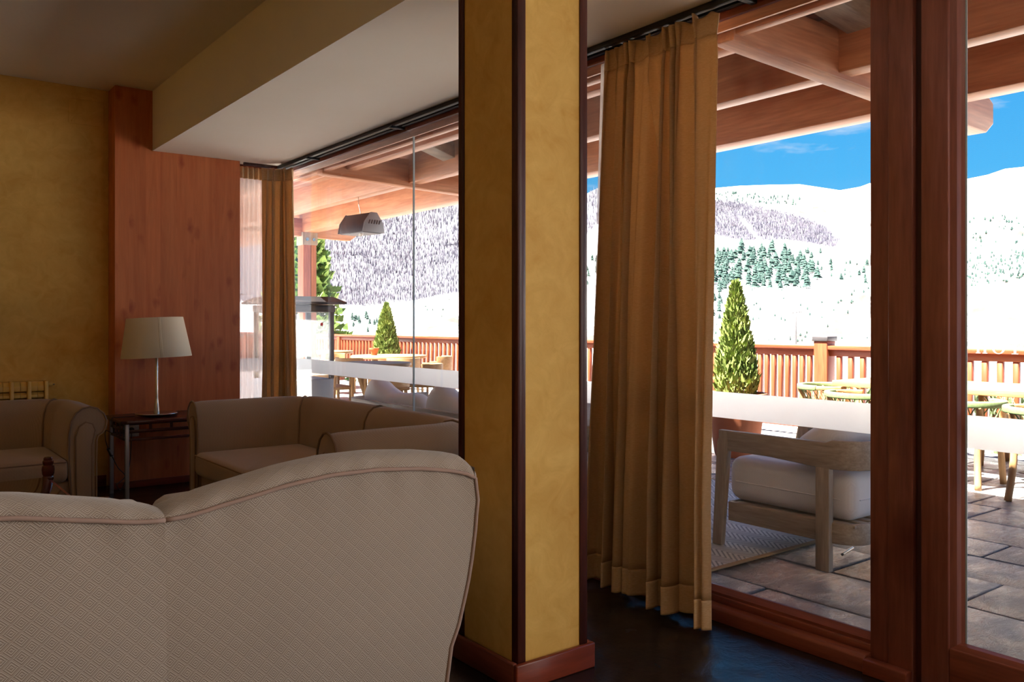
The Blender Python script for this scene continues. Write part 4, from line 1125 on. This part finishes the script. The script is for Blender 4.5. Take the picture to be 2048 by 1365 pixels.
# ------------------------------------------------------------------ glazed patio heater under a hipped cap
hh_ = empty('patio_heater', (3.52, 8.28, 0), 0, 'black framed glass sided patio heater with a hipped cap by the glass corner', 'patio heater')
hw = 0.285
MB().box(-hw - 0.02, hw + 0.02, -hw - 0.02, hw + 0.02, 0.0, 0.74).build('cabinet', MAT['grey_panel'], hh_, bevel=0.01)
for sx in (-1, 1):
    for sy in (-1, 1):
        MB().box(sx * hw - 0.022, sx * hw + 0.022, sy * hw - 0.022, sy * hw + 0.022, 0.74, 1.48).build('upright', MAT['black'], hh_, bevel=0.003)
for sx, sy in ((1, 0), (-1, 0), (0, 1), (0, -1)):
    if sx: MB().box(sx * hw - 0.003, sx * hw + 0.003, -hw + 0.024, hw - 0.024, 0.74, 1.42).build('glass_side', MAT['glass'], hh_)
    else: MB().box(-hw + 0.024, hw - 0.024, sy * hw - 0.003, sy * hw + 0.003, 0.74, 1.42).build('glass_side', MAT['glass'], hh_)
MB().box(-hw - 0.03, hw + 0.03, -hw - 0.03, hw + 0.03, 1.42, 1.49).build('top_frame', MAT['black'], hh_, bevel=0.004)
q1, q2 = 0.40, 0.30
MB().add([(-q1, -q1, 1.50), (q1, -q1, 1.50), (q1, q1, 1.50), (-q1, q1, 1.50), (-q1, -q1, 1.52), (q1, -q1, 1.52), (q1, q1, 1.52), (-q1, q1, 1.52), (-q2, -q2, 1.575), (q2, -q2, 1.575), (q2, q2, 1.575), (-q2, q2, 1.575)],
         [(3, 2, 1, 0), (0, 1, 5, 4), (1, 2, 6, 5), (2, 3, 7, 6), (3, 0, 4, 7), (4, 5, 9, 8), (5, 6, 10, 9), (6, 7, 11, 10), (7, 4, 8, 11), (8, 9, 10, 11)]).build('cap', MAT['black'], hh_)
MB().lathe([(0.05, 0.74), (0.05, 1.40), (0, 1.41)], n=16).build('burner_tube', MAT['steel'], hh_, smooth=40)
MB().box(hw - 0.12, hw - 0.095, -hw - 0.0045, -hw - 0.0035, 1.28, 1.31).build('red_sticker', plain('red_sticker', srgb(200, 40, 50), 0.5), hh_)

# ------------------------------------------------------------------ dining furniture in the sun
def arc(cx, cy, rx, ry, a0, a1, n, z):
    return [(cx + rx * math.cos(a0 + (a1 - a0) * k / n), cy + ry * math.sin(a0 + (a1 - a0) * k / n), z) for k in range(n + 1)]
def cord_chair(label, loc, rz, group):
    """half round back rail wrapped in green cord, cords fanning down to the seat; open towards -y"""
    root = empty('cord_chair', loc, rz, label, 'chair', group)
    ribbon([(p[0], p[1]) for p in arc(0, 0, 0.31, 0.29, R(-62), R(-8), 8, 0)], 0.645, 0.685, 0.05).build('arm_end', MAT['teak_y'], root, bevel=0.008)
    ribbon([(p[0], p[1]) for p in arc(0, 0, 0.31, 0.29, R(188), R(242), 8, 0)], 0.645, 0.685, 0.05).build('arm_end', MAT['teak_y'], root, bevel=0.008)
    ribbon([(p[0], p[1]) for p in arc(0, 0, 0.31, 0.29, R(-8), R(188), 20, 0)], 0.638, 0.69, 0.05).build('wrapped_back_rail', MAT['wrap'], root, bevel=0.01)
    m = MB()
    for k in range(26):
        a_ = R(-40 + 260 * k / 25); b_ = R(-40 + 260 * (k + (2 if k % 2 else -2)) / 25)
        m.tube([(0.30 * math.cos(a_), 0.28 * math.sin(a_), 0.645), (0.20 * math.cos(b_), 0.19 * math.sin(b_), 0.44)], 0.005, 5)
    m.build('back_cords', MAT['wrap'], root)['kind'] = 'stuff'
    MB().lathe([(0.0, 0.425), (0.22, 0.425), (0.235, 0.44), (0.22, 0.455), (0.0, 0.458)], n=28).build('seat', MAT['teak_x'], root, smooth=40)
    for sx in (-1, 1):
        MB().tube(spline([(sx * 0.25, -0.20, 0.0), (sx * 0.235, -0.19, 0.30), (sx * 0.25, -0.18, 0.55), (sx * 0.285, -0.10, 0.65)], 5), 0.027, 8).build('front_leg', MAT['teak_z'], root, smooth=True)
        MB().tube(spline([(sx * 0.21, 0.26, 0.0), (sx * 0.19, 0.21, 0.30), (sx * 0.20, 0.19, 0.55), (sx * 0.20, 0.22, 0.65)], 5), 0.027, 8).build('rear_leg', MAT['teak_z'], root, smooth=True)
    return root
def long_table(label, x0, x1, y0, y1):
    root = empty('dining_table', ((x0 + x1) / 2, (y0 + y1) / 2, 0), 0, label, 'table')
    a_, b_ = (x1 - x0) / 2, (y1 - y0) / 2
    n = 6
    for k in range(n):
        xa = -a_ + 2 * a_ * k / n
        MB().box(xa + 0.002, xa + 2 * a_ / n - 0.002, -b_, b_, 0.70, 0.755).build('top_board', MAT['teak_y'], root, bevel=0.004)
    for sy in (-1, 1):
        for sx in (-1, 1):
            MB().bar((sx * (a_ - 0.10), sy * (b_ - 0.55), 0.0), (sx * (a_ - 0.32), sy * (b_ - 0.40), 0.70), 0.07, 0.09).build('leg', MAT['teak_z'], root, bevel=0.006)
        MB().box(-a_ + 0.1, a_ - 0.1, sy * (b_ - 0.42) - 0.035, sy * (b_ - 0.42) + 0.035, 0.63, 0.70).build('bearer', MAT['teak_x'], root, bevel=0.005)
    return root
long_table('long pale teak dining table standing in the sun by the railing corner', 7.42, 8.36, 2.15, 4.60)
GC = 'green cord chairs at the long table'
cord_chair('green cord chair at the end of the long table by the newel post', (7.78, 4.84, 0), 0, GC)
cord_chair('green cord chair on the house side of the long table near the door', (7.12, 3.25, 0), PI / 2 + 0.1, GC)
cord_chair('green cord chair pulled out furthest along the house side of the long table', (6.92, 2.50, 0), PI / 2, GC)
cord_chair('green cord chair on the house side of the long table, next to its end', (7.14, 4.12, 0), PI / 2, GC)
cord_chair('green cord chair on the railing side of the long table', (8.35, 3.3, 0), -PI / 2, GC)

def round_table(label, loc, r):
    root = empty('round_table', loc, 0.3, label, 'table', 'round tables on the terrace')
    MB().lathe([(0.0, 0.70), (r * 0.97, 0.70), (r, 0.712), (r, 0.735), (r * 0.985, 0.75), (0, 0.75)], n=48).build('table_top', MAT['teak_x'], root, smooth=35)
    for k in range(4):
        an = k * PI / 2
        MB().bar((0.12 * math.cos(an), 0.12 * math.sin(an), 0.0 + 0.30), (0.55 * r * math.cos(an), 0.55 * r * math.sin(an), 0.70), 0.07, 0.07).build('strut', MAT['teak_z'], root, bevel=0.006)
        MB().bar((0.10 * math.cos(an), 0.10 * math.sin(an), 0.32), (0.50 * r * math.cos(an), 0.50 * r * math.sin(an), 0.0), 0.07, 0.07).build('foot', MAT['teak_z'], root, bevel=0.006)
    MB().lathe([(0.10, 0.26), (0.12, 0.30), (0.12, 0.36), (0.0, 0.38)], n=16).build('hub', MAT['teak_z'], root)
    return root
round_table('round teak table holding a small terracotta pot', (7.30, 13.05, 0), 0.66)
round_table('round teak table beyond the porch post', (7.45, 15.9, 0), 0.55)
round_table('round teak table in the shade under the porch edge', (5.75, 10.75, 0), 0.55)
def tub_chair(label, loc, rz):
    """bent plywood back wrapping round the seat; opens towards -y"""
    root = empty('tub_chair', loc, rz, label, 'chair', 'pale wooden chairs round the round tables')
    ribbon([(p[0], p[1]) for p in arc(0, 0, 0.28, 0.27, R(10), R(170), 18, 0)], 0.46, 0.74, 0.022).build('backrest', MAT['teak_x'], root, bevel=0.006)
    for sx in (-1, 1):
        MB().bar((sx * 0.28, 0.06, 0.62), (sx * 0.26, -0.20, 0.62), 0.045, 0.03).build('armrest', MAT['teak_y'], root, bevel=0.006)
        MB().tube([(sx * 0.25, -0.20, 0), (sx * 0.25, -0.20, 0.61)], 0.022, 8).build('front_leg', MAT['teak_z'], root, smooth=40)
        MB().tube([(sx * 0.21, 0.22, 0), (sx * 0.19, 0.19, 0.47)], 0.022, 8).build('rear_leg', MAT['teak_z'], root, smooth=40)
    MB().rbox(-0.245, 0.245, -0.24, 0.22, 0.42, 0.465, 0.02, 0.004).build('seat', MAT['teak_x'], root, smooth=True)
    return root
for lab, x_, y_, rz in (
        ('pale tub chair tucked under the potted round table on its house side', 6.45, 12.75, 1.9),
        ('pale tub chair tucked under the potted round table, nearest the sofa cushions', 7.05, 12.15, 2.9),
        ('pale tub chair drawn up at the railing side of the potted round table', 7.90, 12.45, -2.3),
        ('pale tub chair between the two sunlit round tables', 7.05, 14.55, 0.4),
        ('pale tub chair at the house side of the table beyond the porch post', 6.75, 15.5, 1.9),
        ('pale tub chair at the shaded porch table, next to the glass heater', 5.02, 10.55, 1.5),
        ('pale tub chair at the shaded porch table with its back to the sofa cushions', 5.55, 9.95, 2.9),
        ('pale tub chair at the sunny side of the shaded porch table', 6.25, 10.2, -2.3),
        ('pale tub chair standing alone by the balustrade beyond the sofa cushions', 7.9, 10.1, -1.2)):
    tub_chair(lab, (x_, y_, 0), rz)
pt_ = MB().lathe([(0.0, 0), (0.05, 0.0), (0.075, 0.10), (0.085, 0.10), (0.085, 0.125), (0.07, 0.125), (0.06, 0.11), (0, 0.105)], n=20).build('small_pot', MAT['terracotta'], None, smooth=35, loc=(7.12, 13.25, 0.75))
tag(pt_, 'small terracotta pot standing on the round teak table', 'pot')

# ------------------------------------------------------------------ clipped thujas in terracotta pots
def foliage(m, rx, z0, z1, n, seed, leaf=0.05, shape=None):
    """many small flat sprays on a tapering cone"""
    g = random.Random(seed)
    for _ in range(n):
        h = g.random() ** 0.85
        rad = rx * (shape(h) if shape else (1 - h) ** 0.75 * (0.8 + 0.2 * min(1, h * 8)))
        an = g.random() * 2 * PI
        rr = rad * math.sqrt(0.45 + 0.55 * g.random())
        c = Vector((rr * math.cos(an), rr * math.sin(an), z0 + (z1 - z0) * h))
        up = Vector((0.35 * math.cos(an) + g.gauss(0, 0.3), 0.35 * math.sin(an) + g.gauss(0, 0.3), 1)).normalized()
        sd_ = up.cross(Vector((g.gauss(0, 1), g.gauss(0, 1), 0.1))).normalized()
        s_ = leaf * g.uniform(0.6, 1.3)
        m.add([c - sd_ * s_ * 0.35, c + up * s_ * 0.9 - sd_ * s_ * 0.1, c + up * s_ * 1.5, c + up * s_ * 0.8 + sd_ * s_ * 0.3, c + sd_ * s_ * 0.25 - up * s_ * 0.2], [(0, 1, 2, 3, 4)])
def thuja(label, loc, pot_r, pot_h, tree_r, tree_h, seed):
    root = empty('potted_thuja', loc, seed, label, 'potted plant', 'thujas in terracotta pots')
    k = pot_r
    MB().lathe([(0.0, 0.0), (k * 0.66, 0.0), (k * 0.70, 0.03), (k * 0.93, pot_h - 0.10), (k, pot_h - 0.10), (k * 1.02, pot_h - 0.02), (k, pot_h), (k * 0.90, pot_h), (k * 0.88, pot_h - 0.05), (0, pot_h - 0.05)], n=40).build('pot', MAT['terracotta'], root, smooth=35)
    MB().lathe([(0, pot_h - 0.035), (k * 0.885, pot_h - 0.045), (0, pot_h - 0.049)], n=24).build('soil', MAT['soil'], root)
    MB().tube([(0, 0, pot_h - 0.05), (0.01, 0, pot_h + tree_h * 0.85)], [0.025, 0.006], 8).build('stem', MAT['bark'], root)
    m = MB(); foliage(m, tree_r, pot_h - 0.02, pot_h + tree_h, 5200, seed, 0.045)
    m.build('foliage', MAT['thuja'], root)
    return root
p_ = P(1472, 784, 8.35)
thuja('tall slim thuja in a big terracotta pot beside the balustrade gate', (p_.x, p_.y, 0), 0.30, 0.62, 0.235, 1.06, 3)
thuja('smaller thuja in a terracotta pot behind the round teak table', (8.28, 14.9, 0), 0.30, 0.62, 0.30, 1.06, 9)

# ================================================================== the valley
# Terrain: laid out round the terrace by compass direction (theta) and reach s: 0 by the railing, 1 at the skyline 2.6 km away
sky_px = [-2500, -600, 300, 583, 756, 826, 918, 1172, 1213, 1300, 1424, 1480, 1540, 1600, 1640, 1680, 1720, 1750, 1935, 1975, 2010, 2048, 2300, 3000, 5000]
sky_y = [560, 540, 500, 470, 442, 424, 406, 388, 368, 372, 377, 372, 370, 369, 375, 381, 374, 363, 358, 350, 338, 334, 330, 380, 470]
s_k = [0.0, 0.10, 0.20, 0.28, 0.50, 0.75, 1.0]
r_k = [9.5, 40, 130, 300, 800, 1600, 2700]
def terr(px, s):
    """photograph column -> direction; s -> distance; height from a smooth rise to the skyline with gullies"""
    u = (px - CX) / FPX
    rg_ = np.interp(s, s_k, np.log(r_k)); r_ = math.exp(rg_)
    yr = np.interp(px, sky_px, sky_y)
    if s < 0.28: y_ = np.interp(s, [0, 0.10, 0.20, 0.28], [960, 752, 712, 693])
    else: y_ = 693 + (yr - 693) * (s - 0.28) / 0.72
    n_ = mnoise.fractal(Vector((px * 0.012, s * 9.0, 1.7)), 1.0, 2.1, 5)
    m_ = mnoise.fractal(Vector((px * 0.004 + s * 2.2, s * 3.0, 8.3)), 1.0, 2.0, 3)
    damp = min(1, max(0, (s - 0.15) / 0.2)) * min(1, (1 - s) / 0.12)
    y_ -= (n_ * 6.0 + m_ * 8.0) * damp
    D = r_ / math.sqrt(1 + u * u)
    D *= 1 + 0.16 * m_ * damp + 0.05 * n_ * damp
    return P(px, y_, D), y_
cols = list(np.linspace(-2400, 480, 60)) + list(np.linspace(500, 2120, 500)) + list(np.linspace(2150, 4800, 60))
NS = 240
ss = [i / (NS - 1) for i in range(NS)]
def inside(poly, x_, y_):
    c = False; j = len(poly) - 1
    for i in range(len(poly)):
        (xi_, yi_), (xj, yj) = poly[i], poly[j]
        if (yi_ > y_) != (yj > y_) and x_ < (xj - xi_) * (y_ - yi_) / (yj - yi_) + xi_: c = not c
        j = i
    return c
BARE = [[(-2500, 470), (300, 470), (560, 440), (760, 440), (918, 400), (1172, 385), (1218, 366), (1290, 385), (1215, 432), (1172, 470), (1000, 560), (918, 585), (830, 602), (740, 614), (300, 600), (-2500, 640)],
        [(1240, 398), (1330, 402), (1424, 402), (1470, 405), (1530, 418), (1600, 432), (1650, 455), (1680, 480), (1672, 496), (1640, 491), (1570, 480), (1525, 482), (1505, 462), (1488, 437), (1482, 440), (1500, 466), (1516, 482), (1470, 480), (1424, 470), (1330, 476), (1240, 462)]]
SCRUB = [[(1665, 604), (1705, 585), (1760, 596), (1760, 640), (1700, 640), (1735, 690), (1660, 690), (1580, 688), (1560, 676), (1610, 648), (1650, 640), (1690, 622)],
         [(1935, 618), (1990, 610), (2200, 604), (2400, 640), (2400, 720), (1930, 716)], [(1930, 590), (2050, 546), (2200, 520), (2200, 532), (2050, 560), (1930, 600)],
         [(1610, 404), (1625, 400), (1660, 425), (1648, 428), (1630, 424)], [(1680, 446), (1752, 408), (1752, 416), (1690, 454)], [(1672, 470), (1752, 440), (1752, 448), (1690, 480)],
         [(1560, 400), (1580, 398), (1622, 432), (1610, 434)], [(850, 655), (918, 630), (960, 640), (960, 690), (850, 680)], [(1172, 655), (1215, 645), (1300, 660), (1300, 690), (1172, 690)],
         [(1650, 520), (1752, 505), (1752, 530), (1690, 540)], [(1930, 470), (2080, 455), (2080, 470), (1960, 482)], [(1950, 440), (2080, 432), (2080, 440), (1990, 446)]]
vtx = []; cov = []; uvs = []
for px in cols:
    for s in ss:
        p, y_ = terr(px, s); vtx.append(p)
        b_ = any(inside(q, px, y_) for q in BARE); c_ = any(inside(q, px, y_) for q in SCRUB)
        cov.append((1.0 if b_ else 0.0, 1.0 if c_ else 0.0)); uvs.append((px * 0.01, s * 6.0))
NC = len(cols)
fcs = [(i * NS + j, (i + 1) * NS + j, (i + 1) * NS + j + 1, i * NS + j + 1) for i in range(NC - 1) for j in range(NS - 1)]
me = bpy.data.meshes.new('mountain_terrain')
me.from_pydata([tuple(v) for v in vtx], [], fcs)
me.polygons.foreach_set('use_smooth', [True] * len(me.polygons))
ca = np.array(cov).reshape(NC, NS, 2)
for _ in range(2):                              # soften the borders of the woods
    ca[1:-1, 1:-1] = (ca[1:-1, 1:-1] * 2 + ca[:-2, 1:-1] + ca[2:, 1:-1] + ca[1:-1, :-2] + ca[1:-1, 2:]) / 6
ca = ca.reshape(-1, 2)
for k, nm in enumerate(('woods', 'scrub')):
    at_ = me.attributes.new(nm, 'FLOAT', 'POINT'); at_.data.foreach_set('value', ca[:, k].astype(np.float32))
at_ = me.attributes.new('lay', 'FLOAT_VECTOR', 'POINT')
at_.data.foreach_set('vector', np.array([(a_, b_, 0) for a_, b_ in uvs], dtype=np.float32).ravel())
t = NT('snowy_mountainside'); t.set(Roughness=0.8); t.b.inputs['Specular IOR Level'].default_value = 0.2
aw = t.n('Attribute'); aw.attribute_name = 'woods'; asb = t.n('Attribute'); asb.attribute_name = 'scrub'; al = t.n('Attribute'); al.attribute_name = 'lay'
mp1 = t.n('Mapping', Scale=(1, 1, 1)); t.l(al.outputs['Vector'], mp1.inputs[0])
mp2 = t.n('Mapping', Scale=(1.0, 3.2, 1), Rotation=(0, 0, R(-14))); t.l(al.outputs['Vector'], mp2.inputs[0])
mp3 = t.n('Mapping', Scale=(9, 1.6, 1)); t.l(al.outputs['Vector'], mp3.inputs[0])
nA = t.noise(mp1.outputs[0], 2.2, 7, 0.65, 0.4); nB = t.noise(mp2.outputs[0], 1.5, 8, 0.68, 0.9); nC = t.noise(mp3.outputs[0], 3.0, 6, 0.6)
snow = t.mix(t.ramp(nA, [(0.35, 0.0), (0.75, 1.0)]), srgb(190, 191, 193), srgb(200, 200, 201))
wf = t.math('ADD', t.math('MULTIPLY', aw.outputs['Fac'], 0.62), t.math('MULTIPLY', nC, 0.75))
wf = t.ramp(wf, [(0.66, 0.0), (0.90, 1.0)])
woodc = t.mix(nA, srgb(70, 70, 78), srgb(92, 91, 98))
c = t.mix(wf, snow, woodc)
sf = t.math('ADD', t.math('MULTIPLY', asb.outputs['Fac'], 0.20), t.math('MULTIPLY', nB, 0.80))
sf = t.ramp(sf, [(0.50, 0.0), (0.60, 1.0)])
c = t.mix(sf, c, t.ramp(nA, [(0.3, srgb(58, 54, 54)), (0.7, srgb(92, 86, 77))]))
t.col(c)
me.materials.append(t.m)
ter = bpy.data.objects.new('mountain_terrain', me); COL.objects.link(ter); ter['kind'] = 'structure'

# bare deciduous woods: thousands of thin twiggy crowns, nobody could count them
tr_ = random.Random(5)
def scatter(polys, n, x0, x1):
    out = []
    while len(out) < n:
        px = tr_.uniform(x0, x1); s = tr_.uniform(0.28, 0.995)
        p, y_ = terr(px, s)
        if any(inside(q, px, y_) for q in polys): out.append((px, y_, p))
    return out
def spiky(pts, hpx, wpx, name, mat):
    V = []; F = []
    for px, y_, p in pts:
        d = math.hypot(p.x, p.y); k = d / FPX
        h = hpx * k * tr_.uniform(0.6, 1.35); w_ = wpx * k * tr_.uniform(0.6, 1.4)
        a0 = tr_.random() * 6.28; n = len(V)
        for q in range(3):
            V.append((p.x + w_ * math.cos(a0 + q * 2.094), p.y + w_ * math.sin(a0 + q * 2.094), p.z + h * 0.25))
        V.append((p.x, p.y, p.z + h)); V.append((p.x, p.y, p.z - 0.05 * h))
        for q in range(3):
            F.append((n + q, n + (q + 1) % 3, n + 3)); F.append((n + (q + 1) % 3, n + q, n + 4))
    m_ = bpy.data.meshes.new(name); m_.from_pydata(V, [], F); m_.materials.append(mat)
    o_ = bpy.data.objects.new(name, m_); COL.objects.link(o_); return o_
bw = spiky(scatter([BARE[0]], 11000, 560, 1240), 10, 0.75, 'bare_woods', MAT['bare'])
tag(bw, 'grey bare deciduous woods covering the steep near hillside', 'woods', kind='stuff')
bw = spiky(scatter([BARE[1]], 8500, 1240, 1685), 7, 0.7, 'bare_woods', MAT['bare'])
tag(bw, 'violet brown bare woods below the snowy ridge', 'woods', kind='stuff')

# mountain pines
def pine_mesh(seed):
    g = random.Random(seed); m = MB()
    for k in range(5):
        z = 0.10 + 0.17 * k; r_ = 0.34 * (1 - k * 0.16) * g.uniform(0.85, 1.15)
        ring = []; n = 8
        for q in range(n):
            a_ = 2 * PI * q / n + k; rr = r_ * g.uniform(0.75, 1.2)
            ring.append((rr * math.cos(a_), rr * math.sin(a_), z + g.uniform(-0.03, 0.03)))
        b = [Vector(v_) for v_ in ring]
        m.add(b + [Vector((0, 0, min(1.0, z + 0.34)))] + [Vector((0, 0, z + 0.02))], [(q, (q + 1) % n, n) for q in range(n)] + [((q + 1) % n, q, n + 1) for q in range(n)])
    return m
pm = [pine_mesh(k).build('crown', MAT['pine_far']) for k in range(4)]
tm = MB().tube([(0, 0, -0.08), (0, 0, 0.35)], [0.03, 0.02], 5).build('trunk', MAT['bark'])
CON1 = [(1370, 530), (1420, 512), (1450, 508), (1500, 498), (1560, 506), (1600, 522), (1640, 556), (1612, 578), (1560, 582), (1500, 578), (1470, 572), (1440, 588), (1380, 575)]
CON2 = [(1418, 566), (1475, 575), (1462, 640), (1418, 640)]
CON3 = [(700, 640), (770, 634), (782, 664), (700, 668)]
CON4 = [(1168, 520), (1212, 520), (1212, 575), (1168, 575)]
n_pine = 0; stand = []
def pines(polys, n, x0, x1, h0, h1, lab, grp):
    global n_pine
    kept = []                                   # trunks keep a crown's width apart
    for px, y_, p in scatter(polys, n * 6, x0, x1):
        h = tr_.uniform(h0, h1) * math.hypot(p.x, p.y) / FPX
        if len(kept) < n and all((p - q).length > 0.40 * (h + g) for q, g in kept + stand): kept.append((p, h))
    stand.extend(kept)
    for p, h in kept:
        r_ = bpy.data.objects.new('mountain_pine', None); COL.objects.link(r_); r_.location = p; r_.scale = (h, h, h); r_.rotation_euler = (0, 0, tr_.random() * 6)
        tag(r_, lab, 'tree', grp)
        c_ = pm[tr_.randrange(4)].copy(); COL.objects.link(c_); c_.parent = r_
        c_ = tm.copy(); COL.objects.link(c_); c_.parent = r_
        n_pine += 1
pines([CON1], 150, 1370, 1645, 17, 30, 'dark green pine in the dense stand on the snowy slope', 'pines of the dense stand')
pines([CON2], 16, 1418, 1480, 12, 22, 'dark green pine scattered below the dense stand on the snowy slope', 'pines below the dense stand')
pines([CON3], 22, 700, 782, 12, 22, 'blue green pine in the clump beyond the round teak tables', 'pines of the clump beyond the tables')
pines([CON4], 10, 1168, 1212, 12, 20, 'dark pine on the slope seen between column and curtain', 'pines between column and curtain')
pines([[(1600, 500), (1752, 520), (1752, 570), (1640, 570)]], 14, 1600, 1752, 9, 16, 'lone dark pine dotted over the open snow right of the dense stand', 'lone pines on the open snow')
for o in pm + [tm]: bpy.data.objects.remove(o)
far = scatter([[(1418, 384), (1600, 396), (1600, 412), (1418, 404)]], 70, 1418, 1600) + scatter([[(1930, 516), (2120, 500), (2120, 550), (1930, 580)]], 170, 1930, 2120) + \
    scatter([[(1418, 500), (1760, 500), (1760, 690), (1418, 690)]], 90, 1418, 1760) + scatter([[(1930, 440), (2120, 420), (2120, 520), (1930, 520)]], 50, 1930, 2120) + scatter([[(820, 610), (1215, 560), (1215, 680), (820, 670)]], 60, 820, 1215)
bw = spiky(far, 7, 2.2, 'scattered_conifers', MAT['pine_far'])
tag(bw, 'tiny dark conifers sprinkled over the far snowfields', 'conifers', kind='stuff')

# big spruce beyond the post: drooping whorled boughs
def spruce(label, base, h, r0, seed):
    g = random.Random(seed); root = empty('spruce', base, 0, label, 'tree')
    MB().tube([(0, 0, -0.5), (0, 0, h)], [0.16, 0.02], 8).build('trunk', MAT['bark'], root)
    m = MB()
    z = 0.5
    while z < h - 0.1:
        f = 1 - z / h; n = 13
        for k in range(n):
            an = 2 * PI * k / n + z * 3 + g.uniform(-0.2, 0.2); L_ = r0 * f ** 0.9 * g.uniform(0.75, 1.15) + 0.08
            d = Vector((math.cos(an), math.sin(an), 0)); sd_ = Vector((-d.y, d.x, 0))
            for q in range(11):
                t_ = (q + 0.6) / 11.0; c = Vector((0, 0, z)) + d * L_ * t_ + Vector((0, 0, -0.28 * L_ * t_ + 0.16 * L_ * t_ * t_))
                for sgn in (-1, 1):
                    w_ = (0.16 + 0.20 * L_ * (1 - t_)) * g.uniform(0.7, 1.2)
                    tip = c + sd_ * sgn * w_ + d * w_ * 0.8 + Vector((0, 0, g.uniform(-0.22, 0.10)))
                    m.add([c, c + d * 0.18 + Vector((0, 0, 0.08)), tip, c + sd_ * sgn * w_ * 0.4 + Vector((0, 0, -0.14))], [(0, 1, 2, 3)])
        z += 0.19 + 0.08 * f
    m.build('boughs', MAT['spruce'], root)
    return root
b = P(603, 700, 27.0)
spruce('big green spruce growing beyond the balustrade behind the porch post', (b.x, b.y, -1.6), 7.6, 1.9, 4)
# shrubs showing between the balusters near the newel post
for k, (px, D_, r_, lb_) in enumerate(((1668, 12.5, 0.5, 'pale green shrub showing through the balusters right beside the newel post'), (1722, 14.2, 0.65, 'taller pale green shrub behind the end chair of the long table'),
                                       (1806, 16.5, 0.5, 'pale green shrub half hidden by the window jamb'), (1985, 13.4, 0.5, 'low green shrub beyond the balusters behind the long table top'), (2060, 11.6, 0.45, 'low green shrub below the frosted door lettering'))):
    b = P(px, 700, D_)
    root = empty('shrub', (b.x, b.y, -1.0), k, lb_, 'shrub', 'shrubs beyond the balusters')
    MB().tube([(0, 0, -0.1), (0, 0, 0.6)], 0.03, 6).build('stem', MAT['bark'], root)
    m = MB(); foliage(m, r_, 0.0, 1.25, 900, 50 + k, 0.09, lambda h: math.sqrt(max(0.02, 1 - (2 * h - 0.8) ** 2 * 0.7)))
    m.build('foliage', MAT['bush'], root)
# street lamp down in the valley
b = P(1592, 694, 95.0)
sl = empty('street_lamp', (b.x, b.y, b.z - 1.0), 0, 'tall thin street lamp standing in the snow down the valley', 'street lamp')
ht = P(1592, 627, 95.0).z - (b.z - 1.0)
MB().tube([(0, 0, 0), (0, 0, ht)], [0.10, 0.06], 8).build('pole', MAT['darkgrey'], sl)
MB().bar((-0.4, 0.3, ht), (0.4, -0.3, ht + 0.15), 0.10, 0.10).build('arm', MAT['darkgrey'], sl)
for s_ in (-1, 1):
    MB().box(s_ * 0.42 - 0.14, s_ * 0.42 + 0.14, -s_ * 0.32 - 0.12, -s_ * 0.32 + 0.12, ht + 0.02 + 0.08 * s_, ht + 0.14 + 0.08 * s_).build('lamp_head', MAT['darkgrey'], sl)
